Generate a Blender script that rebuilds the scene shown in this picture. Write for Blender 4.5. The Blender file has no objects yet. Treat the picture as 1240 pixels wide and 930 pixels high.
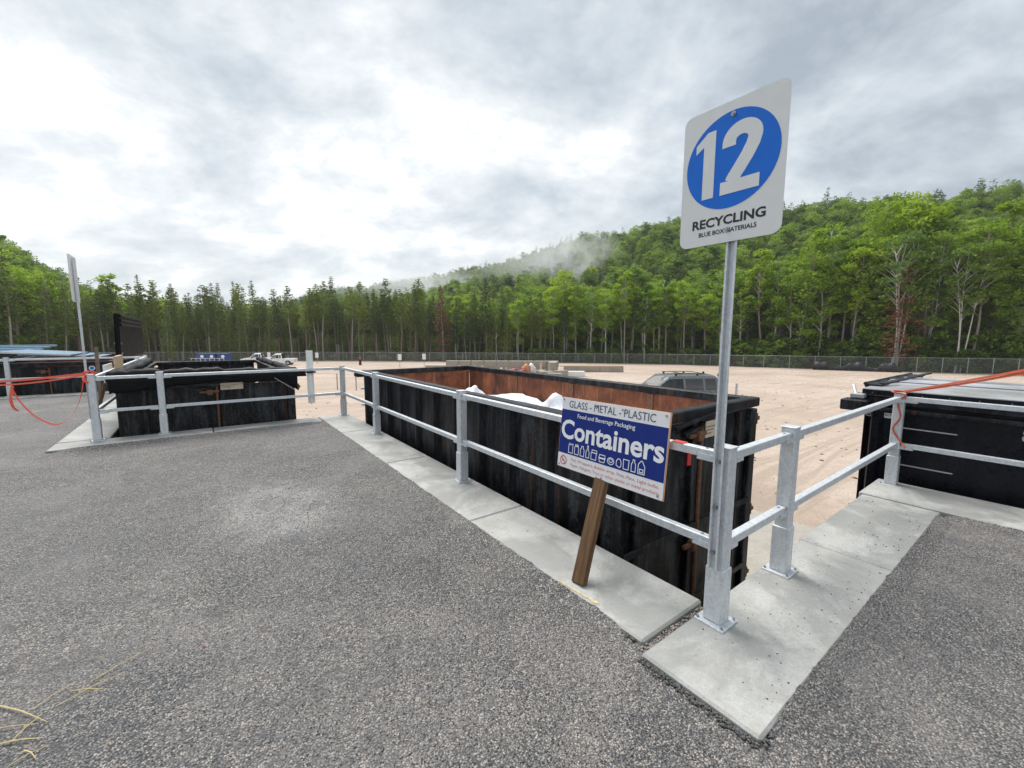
import bpy, bmesh, math, random
import numpy as np
from mathutils import Matrix, Vector
random.seed(7); rng = np.random.default_rng(7)
S = bpy.context.scene
COL = S.collection
R_ = math.radians

# ------------------------------------------------------------------ camera
TH = R_(36.56); PITCH = R_(-6.5); ROLL = R_(0.18); FPX = 506.1
CAM = Vector((-2.372, -1.143, 1.686))
P0C = (1.2244, 2.3308)                       # corner post in camera ground frame
def F(xc, yc):                               # camera ground frame (right, forward) -> world
    a, b = xc - P0C[0], yc - P0C[1]
    return (a*math.cos(TH) + b*math.sin(TH), -a*math.sin(TH) + b*math.cos(TH))
def rotF(vx, vy, vz):
    return Vector((vx*math.cos(TH) + vy*math.sin(TH), -vx*math.sin(TH) + vy*math.cos(TH), vz))
cd = bpy.data.cameras.new('camera'); cam = bpy.data.objects.new('camera', cd); COL.objects.link(cam)
cd.sensor_width = 36; cd.lens = 36*FPX/1240; cd.clip_start = 0.05; cd.clip_end = 6000
rt = Vector((1, 0, 0)); fw = Vector((0, math.cos(PITCH), math.sin(PITCH))); up = rt.cross(fw)
r2 = math.cos(ROLL)*rt + math.sin(ROLL)*up; u2 = -math.sin(ROLL)*rt + math.cos(ROLL)*up
r2, u2, fw = rotF(*r2), rotF(*u2), rotF(*fw)
cam.matrix_world = Matrix(((r2.x, u2.x, -fw.x, CAM.x), (r2.y, u2.y, -fw.y, CAM.y), (r2.z, u2.z, -fw.z, CAM.z), (0, 0, 0, 1)))
S.camera = cam

# ------------------------------------------------------------------ sky, sun, exposure
SUN_EL = R_(58); SUN_AZ = R_(-32)            # azimuth measured from the camera's forward, right positive
sd = rotF(math.sin(SUN_AZ)*math.cos(SUN_EL), math.cos(SUN_AZ)*math.cos(SUN_EL), math.sin(SUN_EL))
W = bpy.data.worlds.new('World'); S.world = W; W.use_nodes = True
nt = W.node_tree; nt.nodes.clear()
class NB:
    def __init__(s, nt): s.nt = nt
    def n(s, typ, **kw):
        nd = s.nt.nodes.new(typ)
        for k, v in kw.items():
            if k.startswith('i_'):
                key = k[2:]; key = int(key) if key.isdigit() else key.replace('_', ' ')
                nd.inputs[key].default_value = v
            else: setattr(nd, k, v)
        return nd
    def l(s, a, b): s.nt.links.new(a, b)
    def val(s, sock, v):
        if hasattr(v, 'is_linked') or hasattr(v, 'links'): s.l(v, sock)
        else: sock.default_value = v
    def math(s, op, a, b=0.0, c=None, clamp=False):
        nd = s.n('ShaderNodeMath', operation=op); nd.use_clamp = clamp
        s.val(nd.inputs[0], a); s.val(nd.inputs[1], b)
        if c is not None: s.val(nd.inputs[2], c)
        return nd.outputs[0]
    def vmath(s, op, a, b=(0, 0, 0)):
        nd = s.n('ShaderNodeVectorMath', operation=op); s.val(nd.inputs[0], a); s.val(nd.inputs[1], b)
        return nd.outputs['Value'] if op in ('DOT_PRODUCT', 'LENGTH') else nd.outputs[0]
    def noise(s, vec, scale, detail=4, rough=0.55, dist=0.0, col=False):
        nd = s.n('ShaderNodeTexNoise'); s.l(vec, nd.inputs['Vector'])
        nd.inputs['Scale'].default_value = scale; nd.inputs['Detail'].default_value = detail
        nd.inputs['Roughness'].default_value = rough; nd.inputs['Distortion'].default_value = dist
        return nd.outputs['Color' if col else 'Fac']
    def ramp(s, fac, pts, interp='LINEAR'):
        nd = s.n('ShaderNodeValToRGB'); cr = nd.color_ramp; cr.interpolation = interp
        while len(cr.elements) < len(pts): cr.elements.new(0.5)
        for e, (p, c) in zip(cr.elements, pts):
            e.position = p; e.color = (c, c, c, 1) if not hasattr(c, '__len__') else (*c, 1)
        s.val(nd.inputs[0], fac); return nd.outputs[0]
    def mix(s, fac, a, b, typ='MIX'):
        nd = s.n('ShaderNodeMix', data_type='RGBA', blend_type=typ); s.val(nd.inputs[0], fac)
        for i, v in ((6, a), (7, b)):
            if hasattr(v, 'is_linked') or hasattr(v, 'links'): s.l(v, nd.inputs[i])
            else: nd.inputs[i].default_value = (*v, 1)
        return nd.outputs[2]
    def mapping(s, vec, scale=(1, 1, 1), loc=(0, 0, 0), rot=(0, 0, 0)):
        nd = s.n('ShaderNodeMapping'); s.l(vec, nd.inputs[0])
        nd.inputs['Location'].default_value = loc; nd.inputs['Scale'].default_value = scale; nd.inputs['Rotation'].default_value = rot
        return nd.outputs[0]
B = NB(nt)
sky = B.n('ShaderNodeTexSky', sky_type='NISHITA'); sky.sun_disc = False
sky.sun_elevation = SUN_EL; sky.sun_rotation = math.atan2(sd.x, sd.y)
tc = B.n('ShaderNodeTexCoord')
drn = B.mapping(tc.outputs['Generated'], rot=(0, 0, TH))              # turn so that +Y is the camera's heading
sep = B.n('ShaderNodeSeparateXYZ'); B.l(drn, sep.inputs[0])
zz = B.math('ADD', B.math('MAXIMUM', sep.outputs[2], 0.0), 0.42)
cmb = B.n('ShaderNodeCombineXYZ')
B.l(B.math('DIVIDE', sep.outputs[0], zz), cmb.inputs[0]); B.l(B.math('DIVIDE', sep.outputs[1], zz), cmb.inputs[1])
cl = cmb.outputs[0]
big = B.noise(B.mapping(cl, loc=(5.5, 3.0, 2.1)), 0.9, 3, 0.5)
mid = B.noise(B.mapping(cl, loc=(2.1, 5.5, 3.0), scale=(1, 1.15, 1)), 2.3, 12, 0.62, 0.2)
fine = B.noise(B.mapping(cl, loc=(1.3, 9.2, 2.0), scale=(1, 1.3, 1)), 6.5, 8, 0.62, 0.2)
cov = B.math('ADD', B.math('ADD', B.math('MULTIPLY', big, 0.44), B.math('MULTIPLY', mid, 0.78)), B.math('MULTIPLY', fine, 0.20))
# thin bright cloud round the hidden sun, thicker cloud away from it
sdir = Vector((math.sin(R_(-29))*math.cos(R_(17)), math.cos(R_(-29))*math.cos(R_(17)), math.sin(R_(17))))
glow = B.ramp(B.vmath('DOT_PRODUCT', drn, tuple(sdir)), [(0.55, 0.0), (0.86, 0.5), (1.0, 0.9)], 'EASE')
cov = B.math('ADD', cov, B.math('MULTIPLY', glow, 0.095))
ccol = B.ramp(B.math('SUBTRACT', cov, 0.145), [(0.42, (0.155, 0.178, 0.202)), (0.54, (0.238, 0.262, 0.282)), (0.62, (0.302, 0.320, 0.332)), (0.67, (0.345, 0.357, 0.364)), (0.72, (0.43, 0.435, 0.438)), (0.80, (0.57, 0.57, 0.566))])
bg1 = B.n('ShaderNodeBackground'); B.l(sky.outputs[0], bg1.inputs[0]); bg1.inputs[1].default_value = 0.10
bg2 = B.n('ShaderNodeBackground'); B.l(ccol, bg2.inputs[0]); bg2.inputs[1].default_value = 1.0
mx = B.n('ShaderNodeMixShader'); mx.inputs[0].default_value = 0.96
B.l(bg1.outputs[0], mx.inputs[1]); B.l(bg2.outputs[0], mx.inputs[2])
wo = B.n('ShaderNodeOutputWorld'); B.l(mx.outputs[0], wo.inputs[0])
W.cycles.sampling_method = 'MANUAL'; W.cycles.sample_map_resolution = 1024
sl = bpy.data.lights.new('sun', 'SUN'); sl.energy = 1.5; sl.angle = R_(35); sl.color = (1.0, 0.975, 0.94)
so = bpy.data.objects.new('sun', sl); COL.objects.link(so); so.rotation_euler = sd.to_track_quat('Z', 'Y').to_euler()
S.view_settings.view_transform = 'Standard'; S.view_settings.look = 'None'
S.view_settings.exposure = 1.42; S.view_settings.gamma = 1.0; S.view_settings.use_curve_mapping = False
S.cycles.max_bounces = 6; S.cycles.diffuse_bounces = 3; S.cycles.glossy_bounces = 3; S.cycles.transmission_bounces = 4
S.cycles.transparent_max_bounces = 16; S.cycles.volume_bounces = 1; S.cycles.caustics_reflective = False; S.cycles.caustics_refractive = False
S.cycles.use_denoising = True

# ------------------------------------------------------------------ materials
MAT = {}
def newmat(name):
    m = bpy.data.materials.new(name); m.use_nodes = True; MAT[name] = m
    b = NB(m.node_tree); p = m.node_tree.nodes['Principled BSDF']; return m, b, p
def setp(p, **kw):
    for k, v in kw.items(): p.inputs[k.replace('_', ' ')].default_value = (*v, 1) if hasattr(v, '__len__') and len(v) == 3 else v
def plain(name, col, rough=0.6, metal=0.0, vary=0.12, scale=12, spec=0.5, bump=0.0):
    m, b, p = newmat(name)
    g = b.n('ShaderNodeNewGeometry').outputs['Position']
    n = b.noise(g, scale, 5, 0.6)
    lo = tuple(c*(1-vary) for c in col); hi = tuple(min(1, c*(1+vary)) for c in col)
    b.l(b.ramp(n, [(0.3, lo), (0.7, hi)]), p.inputs['Base Color'])
    b.l(b.ramp(n, [(0.3, max(0.02, rough-0.08)), (0.7, min(1, rough+0.08))]), p.inputs['Roughness'])
    setp(p, Metallic=metal); p.inputs['Specular IOR Level'].default_value = spec
    if bump:
        bp = b.n('ShaderNodeBump'); bp.inputs['Strength'].default_value = bump; bp.inputs['Distance'].default_value = 0.01
        b.l(n, bp.inputs['Height']); b.l(bp.outputs[0], p.inputs['Normal'])
    return m
def mat_galv():
    m, b, p = newmat('galvanised_steel')
    g = b.n('ShaderNodeNewGeometry').outputs['Position']
    v = b.n('ShaderNodeTexVoronoi'); b.l(g, v.inputs['Vector']); v.inputs['Scale'].default_value = 70
    sp = b.n('ShaderNodeSeparateColor'); b.l(v.outputs['Color'], sp.inputs[0])
    st = b.noise(b.mapping(g, scale=(9, 9, 2.5)), 3.0, 6, 0.65)
    base = b.mix(b.math('MULTIPLY', sp.outputs[0], 0.75), (0.68, 0.715, 0.74), (0.48, 0.52, 0.56))
    base = b.mix(b.ramp(st, [(0.42, 0.0), (0.72, 0.55)]), base, (0.84, 0.86, 0.88))
    b.l(base, p.inputs['Base Color']); setp(p, Metallic=0.35)
    b.l(b.ramp(sp.outputs[1], [(0, 0.34), (1, 0.52)]), p.inputs['Roughness'])
mat_galv()
def mat_blacksteel(name, dark=(0.006, 0.0065, 0.008), chalk=(0.085, 0.10, 0.125), rust=(0.13, 0.055, 0.025), chalkamt=0.75, rustamt=0.65, rough=0.42):
    m, b, p = newmat(name)
    g = b.n('ShaderNodeNewGeometry').outputs['Position']
    st = b.noise(b.mapping(g, scale=(5, 5, 0.9)), 1.6, 8, 0.68, 0.25)
    sp = b.noise(g, 26, 6, 0.75)
    c1 = b.ramp(b.math('ADD', b.math('MULTIPLY', st, 0.7), b.math('MULTIPLY', sp, 0.42)), [(0.53, 0.0), (0.66, chalkamt)])
    rr = b.noise(b.mapping(g, scale=(9, 9, 0.55), loc=(4, 2, 1)), 1.1, 8, 0.7, 0.2)
    c2 = b.ramp(rr, [(0.57, 0.0), (0.70, rustamt)])
    drip = b.noise(b.mapping(g, scale=(38, 38, 1.1), loc=(1, 8, 1)), 1.0, 5, 0.6)
    c3 = b.math('MULTIPLY', b.ramp(drip, [(0.62, 0.0), (0.74, 0.75)]), chalkamt)
    base = b.mix(c1, dark, chalk); base = b.mix(c3, base, tuple(c*1.5 for c in chalk)); base = b.mix(c2, base, rust)
    b.l(base, p.inputs['Base Color'])
    b.l(b.ramp(sp, [(0.3, rough-0.12), (0.7, rough+0.2)]), p.inputs['Roughness'])
    bp = b.n('ShaderNodeBump'); bp.inputs['Strength'].default_value = 0.25; bp.inputs['Distance'].default_value = 0.02
    b.l(b.noise(g, 2.2, 4, 0.5), bp.inputs['Height']); b.l(bp.outputs[0], p.inputs['Normal'])
    p.inputs['Specular IOR Level'].default_value = 0.22
mat_blacksteel('black_steel', chalk=(0.075, 0.082, 0.094), chalkamt=0.7); mat_blacksteel('black_rib', chalkamt=0.25, rustamt=0.35); mat_blacksteel('black_rim', chalkamt=0.35, rustamt=0.6, rough=0.42)
mat_blacksteel('black_clean', dark=(0.004, 0.0045, 0.008), chalk=(0.03, 0.035, 0.05), chalkamt=0.22, rustamt=0.12, rough=0.3)
def mat_rust():
    m, b, p = newmat('rusted_interior')
    g = b.n('ShaderNodeNewGeometry').outputs['Position']
    n1 = b.noise(b.mapping(g, scale=(1, 1, 0.6)), 3.5, 8, 0.7)
    n2 = b.noise(b.mapping(g, scale=(14, 14, 0.8)), 1.0, 6, 0.65)
    c = b.ramp(n1, [(0.34, (0.055, 0.02, 0.013)), (0.50, (0.18, 0.055, 0.024)), (0.68, (0.34, 0.115, 0.05))])
    c = b.mix(b.ramp(n2, [(0.6, 0.0), (0.75, 0.65)]), c, (0.42, 0.30, 0.20))
    c = b.mix(b.ramp(b.noise(b.mapping(g, loc=(5, 5, 5), scale=(20, 20, 1)), 1.2, 5, 0.6), [(0.6, 0.0), (0.72, 0.6)]), c, (0.05, 0.025, 0.02))
    b.l(c, p.inputs['Base Color']); setp(p, Roughness=0.8)
mat_rust()
def mat_concrete(name, col=(0.50, 0.50, 0.475), wet=0.6):
    m, b, p = newmat(name)
    g = b.n('ShaderNodeNewGeometry').outputs['Position']
    n1 = b.noise(g, 1.7, 6, 0.6); n2 = b.noise(g, 40, 5, 0.7); n3 = b.noise(g, 260, 2, 0.5)
    c = b.mix(b.ramp(n1, [(0.35, 0.0), (0.7, 1.0)]), tuple(x*0.84 for x in col), tuple(x*1.1 for x in col))
    c = b.mix(b.ramp(n2, [(0.35, 0.45), (0.6, 0.0)]), c, tuple(x*0.66 for x in col))
    c = b.mix(b.ramp(n3, [(0.33, 0.75), (0.43, 0.0)]), c, (0.15, 0.145, 0.14))
    c = b.mix(b.ramp(b.noise(b.mapping(g, loc=(5, 3, 1)), 5.5, 7, 0.72, 0.4), [(0.50, 0.0), (0.66, 0.45)]), c, tuple(x*y for x, y in zip(col, (0.60, 0.56, 0.50))))
    w = b.math('MULTIPLY', b.ramp(b.noise(b.mapping(g, loc=(2.0, 1.1, 0)), 1.25, 7, 0.68, 0.6), [(0.44, 0.0), (0.54, 1.0)]), wet)
    c = b.mix(w, c, tuple(x*0.50 for x in col))
    b.l(c, p.inputs['Base Color'])
    b.l(b.math('SUBTRACT', 0.75, b.math('MULTIPLY', w, 0.5)), p.inputs['Roughness'])
    bp = b.n('ShaderNodeBump'); bp.inputs['Strength'].default_value = 0.35; bp.inputs['Distance'].default_value = 0.004
    b.l(n2, bp.inputs['Height']); b.l(bp.outputs[0], p.inputs['Normal'])
mat_concrete('concrete'); mat_concrete('old_concrete', (0.40, 0.36, 0.30), 0.1); mat_concrete('pad_concrete', (0.50, 0.46, 0.40), 0.1)
def mat_asphalt():
    m, b, p = newmat('asphalt')
    g = b.n('ShaderNodeNewGeometry').outputs['Position']
    jit = b.vmath('ADD', g, b.vmath('SCALE', b.noise(g, 60, 2, 0.5, col=True)))
    v1 = b.n('ShaderNodeTexVoronoi'); b.l(g, v1.inputs['Vector']); v1.inputs['Scale'].default_value = 112
    v2 = b.n('ShaderNodeTexVoronoi'); b.l(b.mapping(g, loc=(3.3, 1.2, 0.7)), v2.inputs['Vector']); v2.inputs['Scale'].default_value = 58
    s1 = b.n('ShaderNodeSeparateColor'); b.l(v1.outputs['Color'], s1.inputs[0])
    s2 = b.n('ShaderNodeSeparateColor'); b.l(v2.outputs['Color'], s2.inputs[0])
    stone = b.ramp(s1.outputs[0], [(0.0, (0.07, 0.073, 0.08)), (0.35, (0.175, 0.173, 0.172)), (0.68, (0.28, 0.268, 0.254)), (0.86, (0.40, 0.355, 0.315)), (1.0, (0.56, 0.50, 0.44))])
    big = b.ramp(s2.outputs[0], [(0.0, (0.10, 0.104, 0.11)), (0.5, (0.22, 0.214, 0.208)), (0.86, (0.37, 0.325, 0.29)), (1.0, (0.55, 0.47, 0.41))])
    c = b.mix(b.math('GREATER_THAN', s2.outputs[1], 0.62), stone, big)
    gap = b.ramp(v1.outputs['Distance'], [(0.34, 0.0), (0.64, 0.86)])
    c = b.mix(gap, c, (0.022, 0.023, 0.026))
    pat = b.noise(g, 0.9, 6, 0.65, 0.5)
    c = b.mix(b.ramp(pat, [(0.42, 0.0), (0.72, 0.34)]), c, (0.38, 0.345, 0.32))
    pat2 = b.noise(b.mapping(g, loc=(9, 4, 0)), 2.6, 6, 0.7)
    c = b.mix(b.ramp(pat2, [(0.55, 0.0), (0.70, 0.45)]), c, (0.06, 0.061, 0.065))
    # damp areas: darker and smoother
    wn = b.noise(b.mapping(g, loc=(1.7, 6.1, 0)), 0.55, 6, 0.62, 0.6)
    wet = b.ramp(wn, [(0.46, 0.0), (0.66, 1.0)])
    d2 = b.vmath('LENGTH', b.vmath('SUBTRACT', b.vmath('MULTIPLY', g, (1.0, 0.62, 0.0)), (-1.85, 2.18, 0.0)))
    film = b.math('MULTIPLY', b.ramp(d2, [(0.05, 1.0), (0.80, 0.0)], 'EASE'), b.ramp(b.noise(g, 2.3, 6, 0.7, 0.5), [(0.34, 0.0), (0.52, 1.0)]))
    c = b.mix(b.math('MULTIPLY', wet, 0.30), c, (0.06, 0.062, 0.068))
    c = b.mix(b.math('MULTIPLY', film, 0.12), c, (0.10, 0.10, 0.105))
    b.l(c, p.inputs['Base Color'])
    rg = b.math('SUBTRACT', b.math('SUBTRACT', 0.70, b.math('MULTIPLY', wet, 0.20)), b.math('MULTIPLY', film, 0.56))
    b.l(rg, p.inputs['Roughness'])
    hgt = b.math('ADD', b.math('MULTIPLY', b.math('SUBTRACT', 1.0, v1.outputs['Distance']), 0.6), b.math('MULTIPLY', b.math('SUBTRACT', 1.0, v2.outputs['Distance']), 0.8))
    bp = b.n('ShaderNodeBump'); bp.inputs['Distance'].default_value = 0.012
    b.l(b.math('SUBTRACT', 1.0, b.math('MULTIPLY', film, 0.88)), bp.inputs['Strength'])
    b.l(hgt, bp.inputs['Height']); b.l(bp.outputs[0], p.inputs['Normal'])
mat_asphalt()
def mat_yard():
    m, b, p = newmat('yard_gravel')
    g = b.n('ShaderNodeNewGeometry').outputs['Position']
    n1 = b.noise(g, 0.12, 6, 0.6, 0.5); n2 = b.noise(g, 2.5, 6, 0.7); n3 = b.noise(g, 24, 4, 0.7)
    trk = b.noise(b.mapping(g, scale=(0.10, 1.4, 1), rot=(0, 0, 0.75)), 1.0, 6, 0.65, 1.2)
    c = b.ramp(n1, [(0.32, (0.41, 0.32, 0.255)), (0.52, (0.53, 0.425, 0.35)), (0.70, (0.61, 0.515, 0.44))])
    c = b.mix(b.ramp(n2, [(0.35, 0.30), (0.6, 0.0)]), c, (0.32, 0.25, 0.19))
    c = b.mix(b.ramp(trk, [(0.52, 0.0), (0.62, 0.6)]), c, (0.36, 0.285, 0.225))
    c = b.mix(b.ramp(n3, [(0.34, 0.6), (0.5, 0.0)]), c, (0.26, 0.21, 0.165))
    # forest floor beyond the fence (dark litter and moss)
    at = b.n('ShaderNodeAttribute', attribute_name='forest').outputs['Fac']
    fl = b.ramp(n2, [(0.3, (0.035, 0.040, 0.016)), (0.7, (0.075, 0.085, 0.03))])
    c = b.mix(at, c, fl)
    b.l(c, p.inputs['Base Color']); setp(p, Roughness=0.92); p.inputs['Specular IOR Level'].default_value = 0.2
    bp = b.n('ShaderNodeBump'); bp.inputs['Strength'].default_value = 0.5; bp.inputs['Distance'].default_value = 0.03
    b.l(n3, bp.inputs['Height']); b.l(bp.outputs[0], p.inputs['Normal'])
mat_yard()
def mat_leaf(name, a, bcol, trans=0.35, rough=0.6):
    m, b, p = newmat(name)
    g = b.n('ShaderNodeNewGeometry').outputs['Position']
    oi = b.n('ShaderNodeObjectInfo').outputs['Random']
    n = b.noise(g, 0.55, 4, 0.65); n2 = b.noise(g, 3.1, 2, 0.5)
    f = b.math('ADD', b.math('ADD', b.math('MULTIPLY', n, 0.6), b.math('MULTIPLY', oi, 0.55)), b.math('MULTIPLY', n2, 0.25))
    c = b.ramp(f, [(0.34, (a[0]*0.72, a[1]*0.82, a[2]*1.15)), (0.58, tuple(x*0.62+y*0.38 for x, y in zip(a, bcol))), (0.98, bcol)])
    b.l(c, p.inputs['Base Color']); setp(p, Roughness=rough); p.inputs['Specular IOR Level'].default_value = 0.3
    t = b.n('ShaderNodeBsdfTranslucent'); b.l(b.mix(1.0, c, (1.25, 1.25, 0.7), 'MULTIPLY'), t.inputs[0])
    ms = b.n('ShaderNodeMixShader'); ms.inputs[0].default_value = trans
    out = [x for x in m.node_tree.nodes if x.type == 'OUTPUT_MATERIAL'][0]
    b.l(p.outputs[0], ms.inputs[1]); b.l(t.outputs[0], ms.inputs[2]); b.l(ms.outputs[0], out.inputs[0])
mat_leaf('leaf_broad', (0.085, 0.165, 0.020), (0.26, 0.40, 0.040), 0.42)
mat_leaf('leaf_lime', (0.17, 0.27, 0.022), (0.34, 0.47, 0.045), 0.45)
mat_leaf('needle_dark', (0.055, 0.095, 0.024), (0.165, 0.215, 0.040), 0.25)
mat_leaf('needle_pine', (0.09, 0.135, 0.026), (0.225, 0.285, 0.045), 0.28)
mat_leaf('needle_dead', (0.15, 0.06, 0.034), (0.31, 0.135, 0.07), 0.2)
mat_leaf('leaf_hill', (0.055, 0.120, 0.034), (0.28, 0.40, 0.058), 0.38)
mat_leaf('shrub_leaf', (0.065, 0.124, 0.020), (0.169, 0.260, 0.035), 0.35)
plain('bark_grey', (0.28, 0.25, 0.215), 0.9, vary=0.35, scale=7); plain('bark_brown', (0.20, 0.145, 0.11), 0.9, vary=0.35, scale=7)
plain('bark_pale', (0.46, 0.43, 0.38), 0.85, vary=0.35, scale=6); plain('bark_birch', (0.62, 0.60, 0.56), 0.8, vary=0.22, scale=9)
plain('sign_white', (0.76, 0.77, 0.77), 0.4, vary=0.03); plain('sign_blue', (0.004, 0.155, 0.68), 0.4, vary=0.05, spec=0.3); plain('ink_black', (0.012, 0.012, 0.014), 0.5)
plain('board_white', (0.80, 0.80, 0.81), 0.4, vary=0.03); plain('board_navy', (0.008, 0.026, 0.20), 0.5, vary=0.06, spec=0.25); plain('ink_navy', (0.02, 0.03, 0.10), 0.5)
plain('ink_white', (0.84, 0.85, 0.87), 0.5, vary=0.02); plain('ink_red', (0.62, 0.16, 0.17), 0.5); plain('red_ring', (0.55, 0.03, 0.04), 0.5)
plain('board_edge', (0.72, 0.36, 0.19), 0.7, vary=0.12, scale=20); plain('screw_steel', (0.35, 0.35, 0.36), 0.35, 0.8)
plain('plywood', (0.58, 0.42, 0.26), 0.75, vary=0.15, scale=14); plain('tag_beige', (0.62, 0.52, 0.40), 0.55, vary=0.12, scale=30); plain('tag_ink', (0.25, 0.19, 0.14), 0.6)
plain('orange_ribbon', (0.85, 0.10, 0.04), 0.4, vary=0.1, scale=40); plain('orange_strap', (0.50, 0.10, 0.05), 0.55, vary=0.2, scale=40); plain('red_tape', (0.62, 0.05, 0.05), 0.5); plain('red_reflector', (0.55, 0.012, 0.015), 0.3)
plain('pvc_white', (0.88, 0.88, 0.85), 0.35, vary=0.06); plain('bag_white', (0.78, 0.79, 0.82), 0.35, vary=0.06, scale=9, bump=0.4)
plain('tarp_black', (0.009, 0.0095, 0.011), 0.62, vary=0.3, scale=6, bump=0.3, spec=0.15); plain('lid_grey', (0.46, 0.46, 0.49), 0.22, vary=0.25, scale=1.5, spec=0.7)
plain('lid_black', (0.006, 0.0065, 0.008), 0.55, vary=0.3, scale=5, spec=0.06); plain('blue_plastic', (0.06, 0.17, 0.28), 0.4, vary=0.25, scale=3); plain('blue_bin', (0.015, 0.06, 0.22), 0.4)
plain('car_dark', (0.15, 0.16, 0.175), 0.25, 0.3, spec=0.6); plain('pillar_silver', (0.38, 0.40, 0.42), 0.3, 0.3); plain('car_silver', (0.42, 0.43, 0.45), 0.28, 0.5); plain('car_white', (0.80, 0.81, 0.82), 0.25); plain('rubber', (0.02, 0.02, 0.02), 0.8)
plain('window_dark', (0.015, 0.018, 0.022), 0.06, spec=0.9); plain('skin', (0.45, 0.27, 0.19), 0.6); plain('cloth_dark', (0.03, 0.03, 0.035), 0.85); plain('hair_brown', (0.10, 0.05, 0.03), 0.7)
plain('steel_post', (0.30, 0.29, 0.28), 0.6, 0.2); plain('fence_steel', (0.33, 0.35, 0.35), 0.5, 0.3); plain('silt_black', (0.02, 0.022, 0.027), 0.5, vary=0.3, scale=2)
plain('straw', (0.62, 0.50, 0.24), 0.7); plain('yellow_paint', (0.55, 0.45, 0.26), 0.7, vary=0.3, scale=60); plain('rusty_steel', (0.16, 0.075, 0.04), 0.75, vary=0.5, scale=25)
plain('trash_red', (0.45, 0.05, 0.05), 0.6); plain('trash_blue', (0.05, 0.14, 0.42), 0.6); plain('trash_orange', (0.55, 0.24, 0.12), 0.6); plain('chip_dark', (0.055, 0.055, 0.06), 0.75, vary=0.5, scale=60)
plain('yard_stone', (0.36, 0.29, 0.23), 0.9, vary=0.4, scale=3); plain('chip_edge', (0.095, 0.093, 0.09), 0.75, vary=0.8, scale=90); plain('chip_light', (0.28, 0.25, 0.22), 0.75, vary=0.5, scale=60); plain('pink_plastic', (0.75, 0.10, 0.22), 0.5); plain('joint_dirt', (0.07, 0.065, 0.06), 0.95, vary=0.4, scale=50)
def mat_wood():
    m, b, p = newmat('wood_post')
    g = b.n('ShaderNodeTexCoord').outputs['Object']
    w = b.noise(b.mapping(g, scale=(30, 30, 1.6)), 1.5, 6, 0.65, 0.4)
    c = b.ramp(w, [(0.3, (0.035, 0.016, 0.006)), (0.52, (0.115, 0.055, 0.016)), (0.72, (0.20, 0.11, 0.036))])
    s = b.noise(b.mapping(g, scale=(60, 60, 4), loc=(1, 0, 2)), 1.0, 5, 0.7)
    c = b.mix(b.ramp(s, [(0.66, 0.0), (0.74, 0.6)]), c, (0.30, 0.27, 0.23))
    b.l(c, p.inputs['Base Color']); setp(p, Roughness=0.6)
mat_wood()
def mat_glass(name, tint, alpha):
    m, b, p = newmat(name); setp(p, Base_Color=tint, Roughness=0.04, Alpha=alpha); p.inputs['Specular IOR Level'].default_value = 0.8
mat_glass('clear_glass', (0.10, 0.12, 0.13), 0.30); mat_glass('tinted_glass', (0.012, 0.014, 0.018), 1.0); mat_glass('windscreen_glass', (0.16, 0.18, 0.20), 0.6)
def mat_chainlink():
    m, b, p = newmat('chain_link_mesh'); setp(p, Base_Color=(0.30, 0.32, 0.32), Roughness=0.5, Metallic=0.3)
    uv = b.n('ShaderNodeTexCoord').outputs['UV']
    s = b.n('ShaderNodeSeparateXYZ'); b.l(uv, s.inputs[0])
    a = b.math('ABSOLUTE', b.math('SUBTRACT', b.math('FRACT', b.math('MULTIPLY', b.math('ADD', s.outputs[0], s.outputs[1]), 14.0)), 0.5))
    c = b.math('ABSOLUTE', b.math('SUBTRACT', b.math('FRACT', b.math('MULTIPLY', b.math('SUBTRACT', s.outputs[0], s.outputs[1]), 14.0)), 0.5))
    al = b.math('LESS_THAN', b.math('MINIMUM', a, c), 0.043)
    b.l(al, p.inputs['Alpha'])
mat_chainlink()

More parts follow.
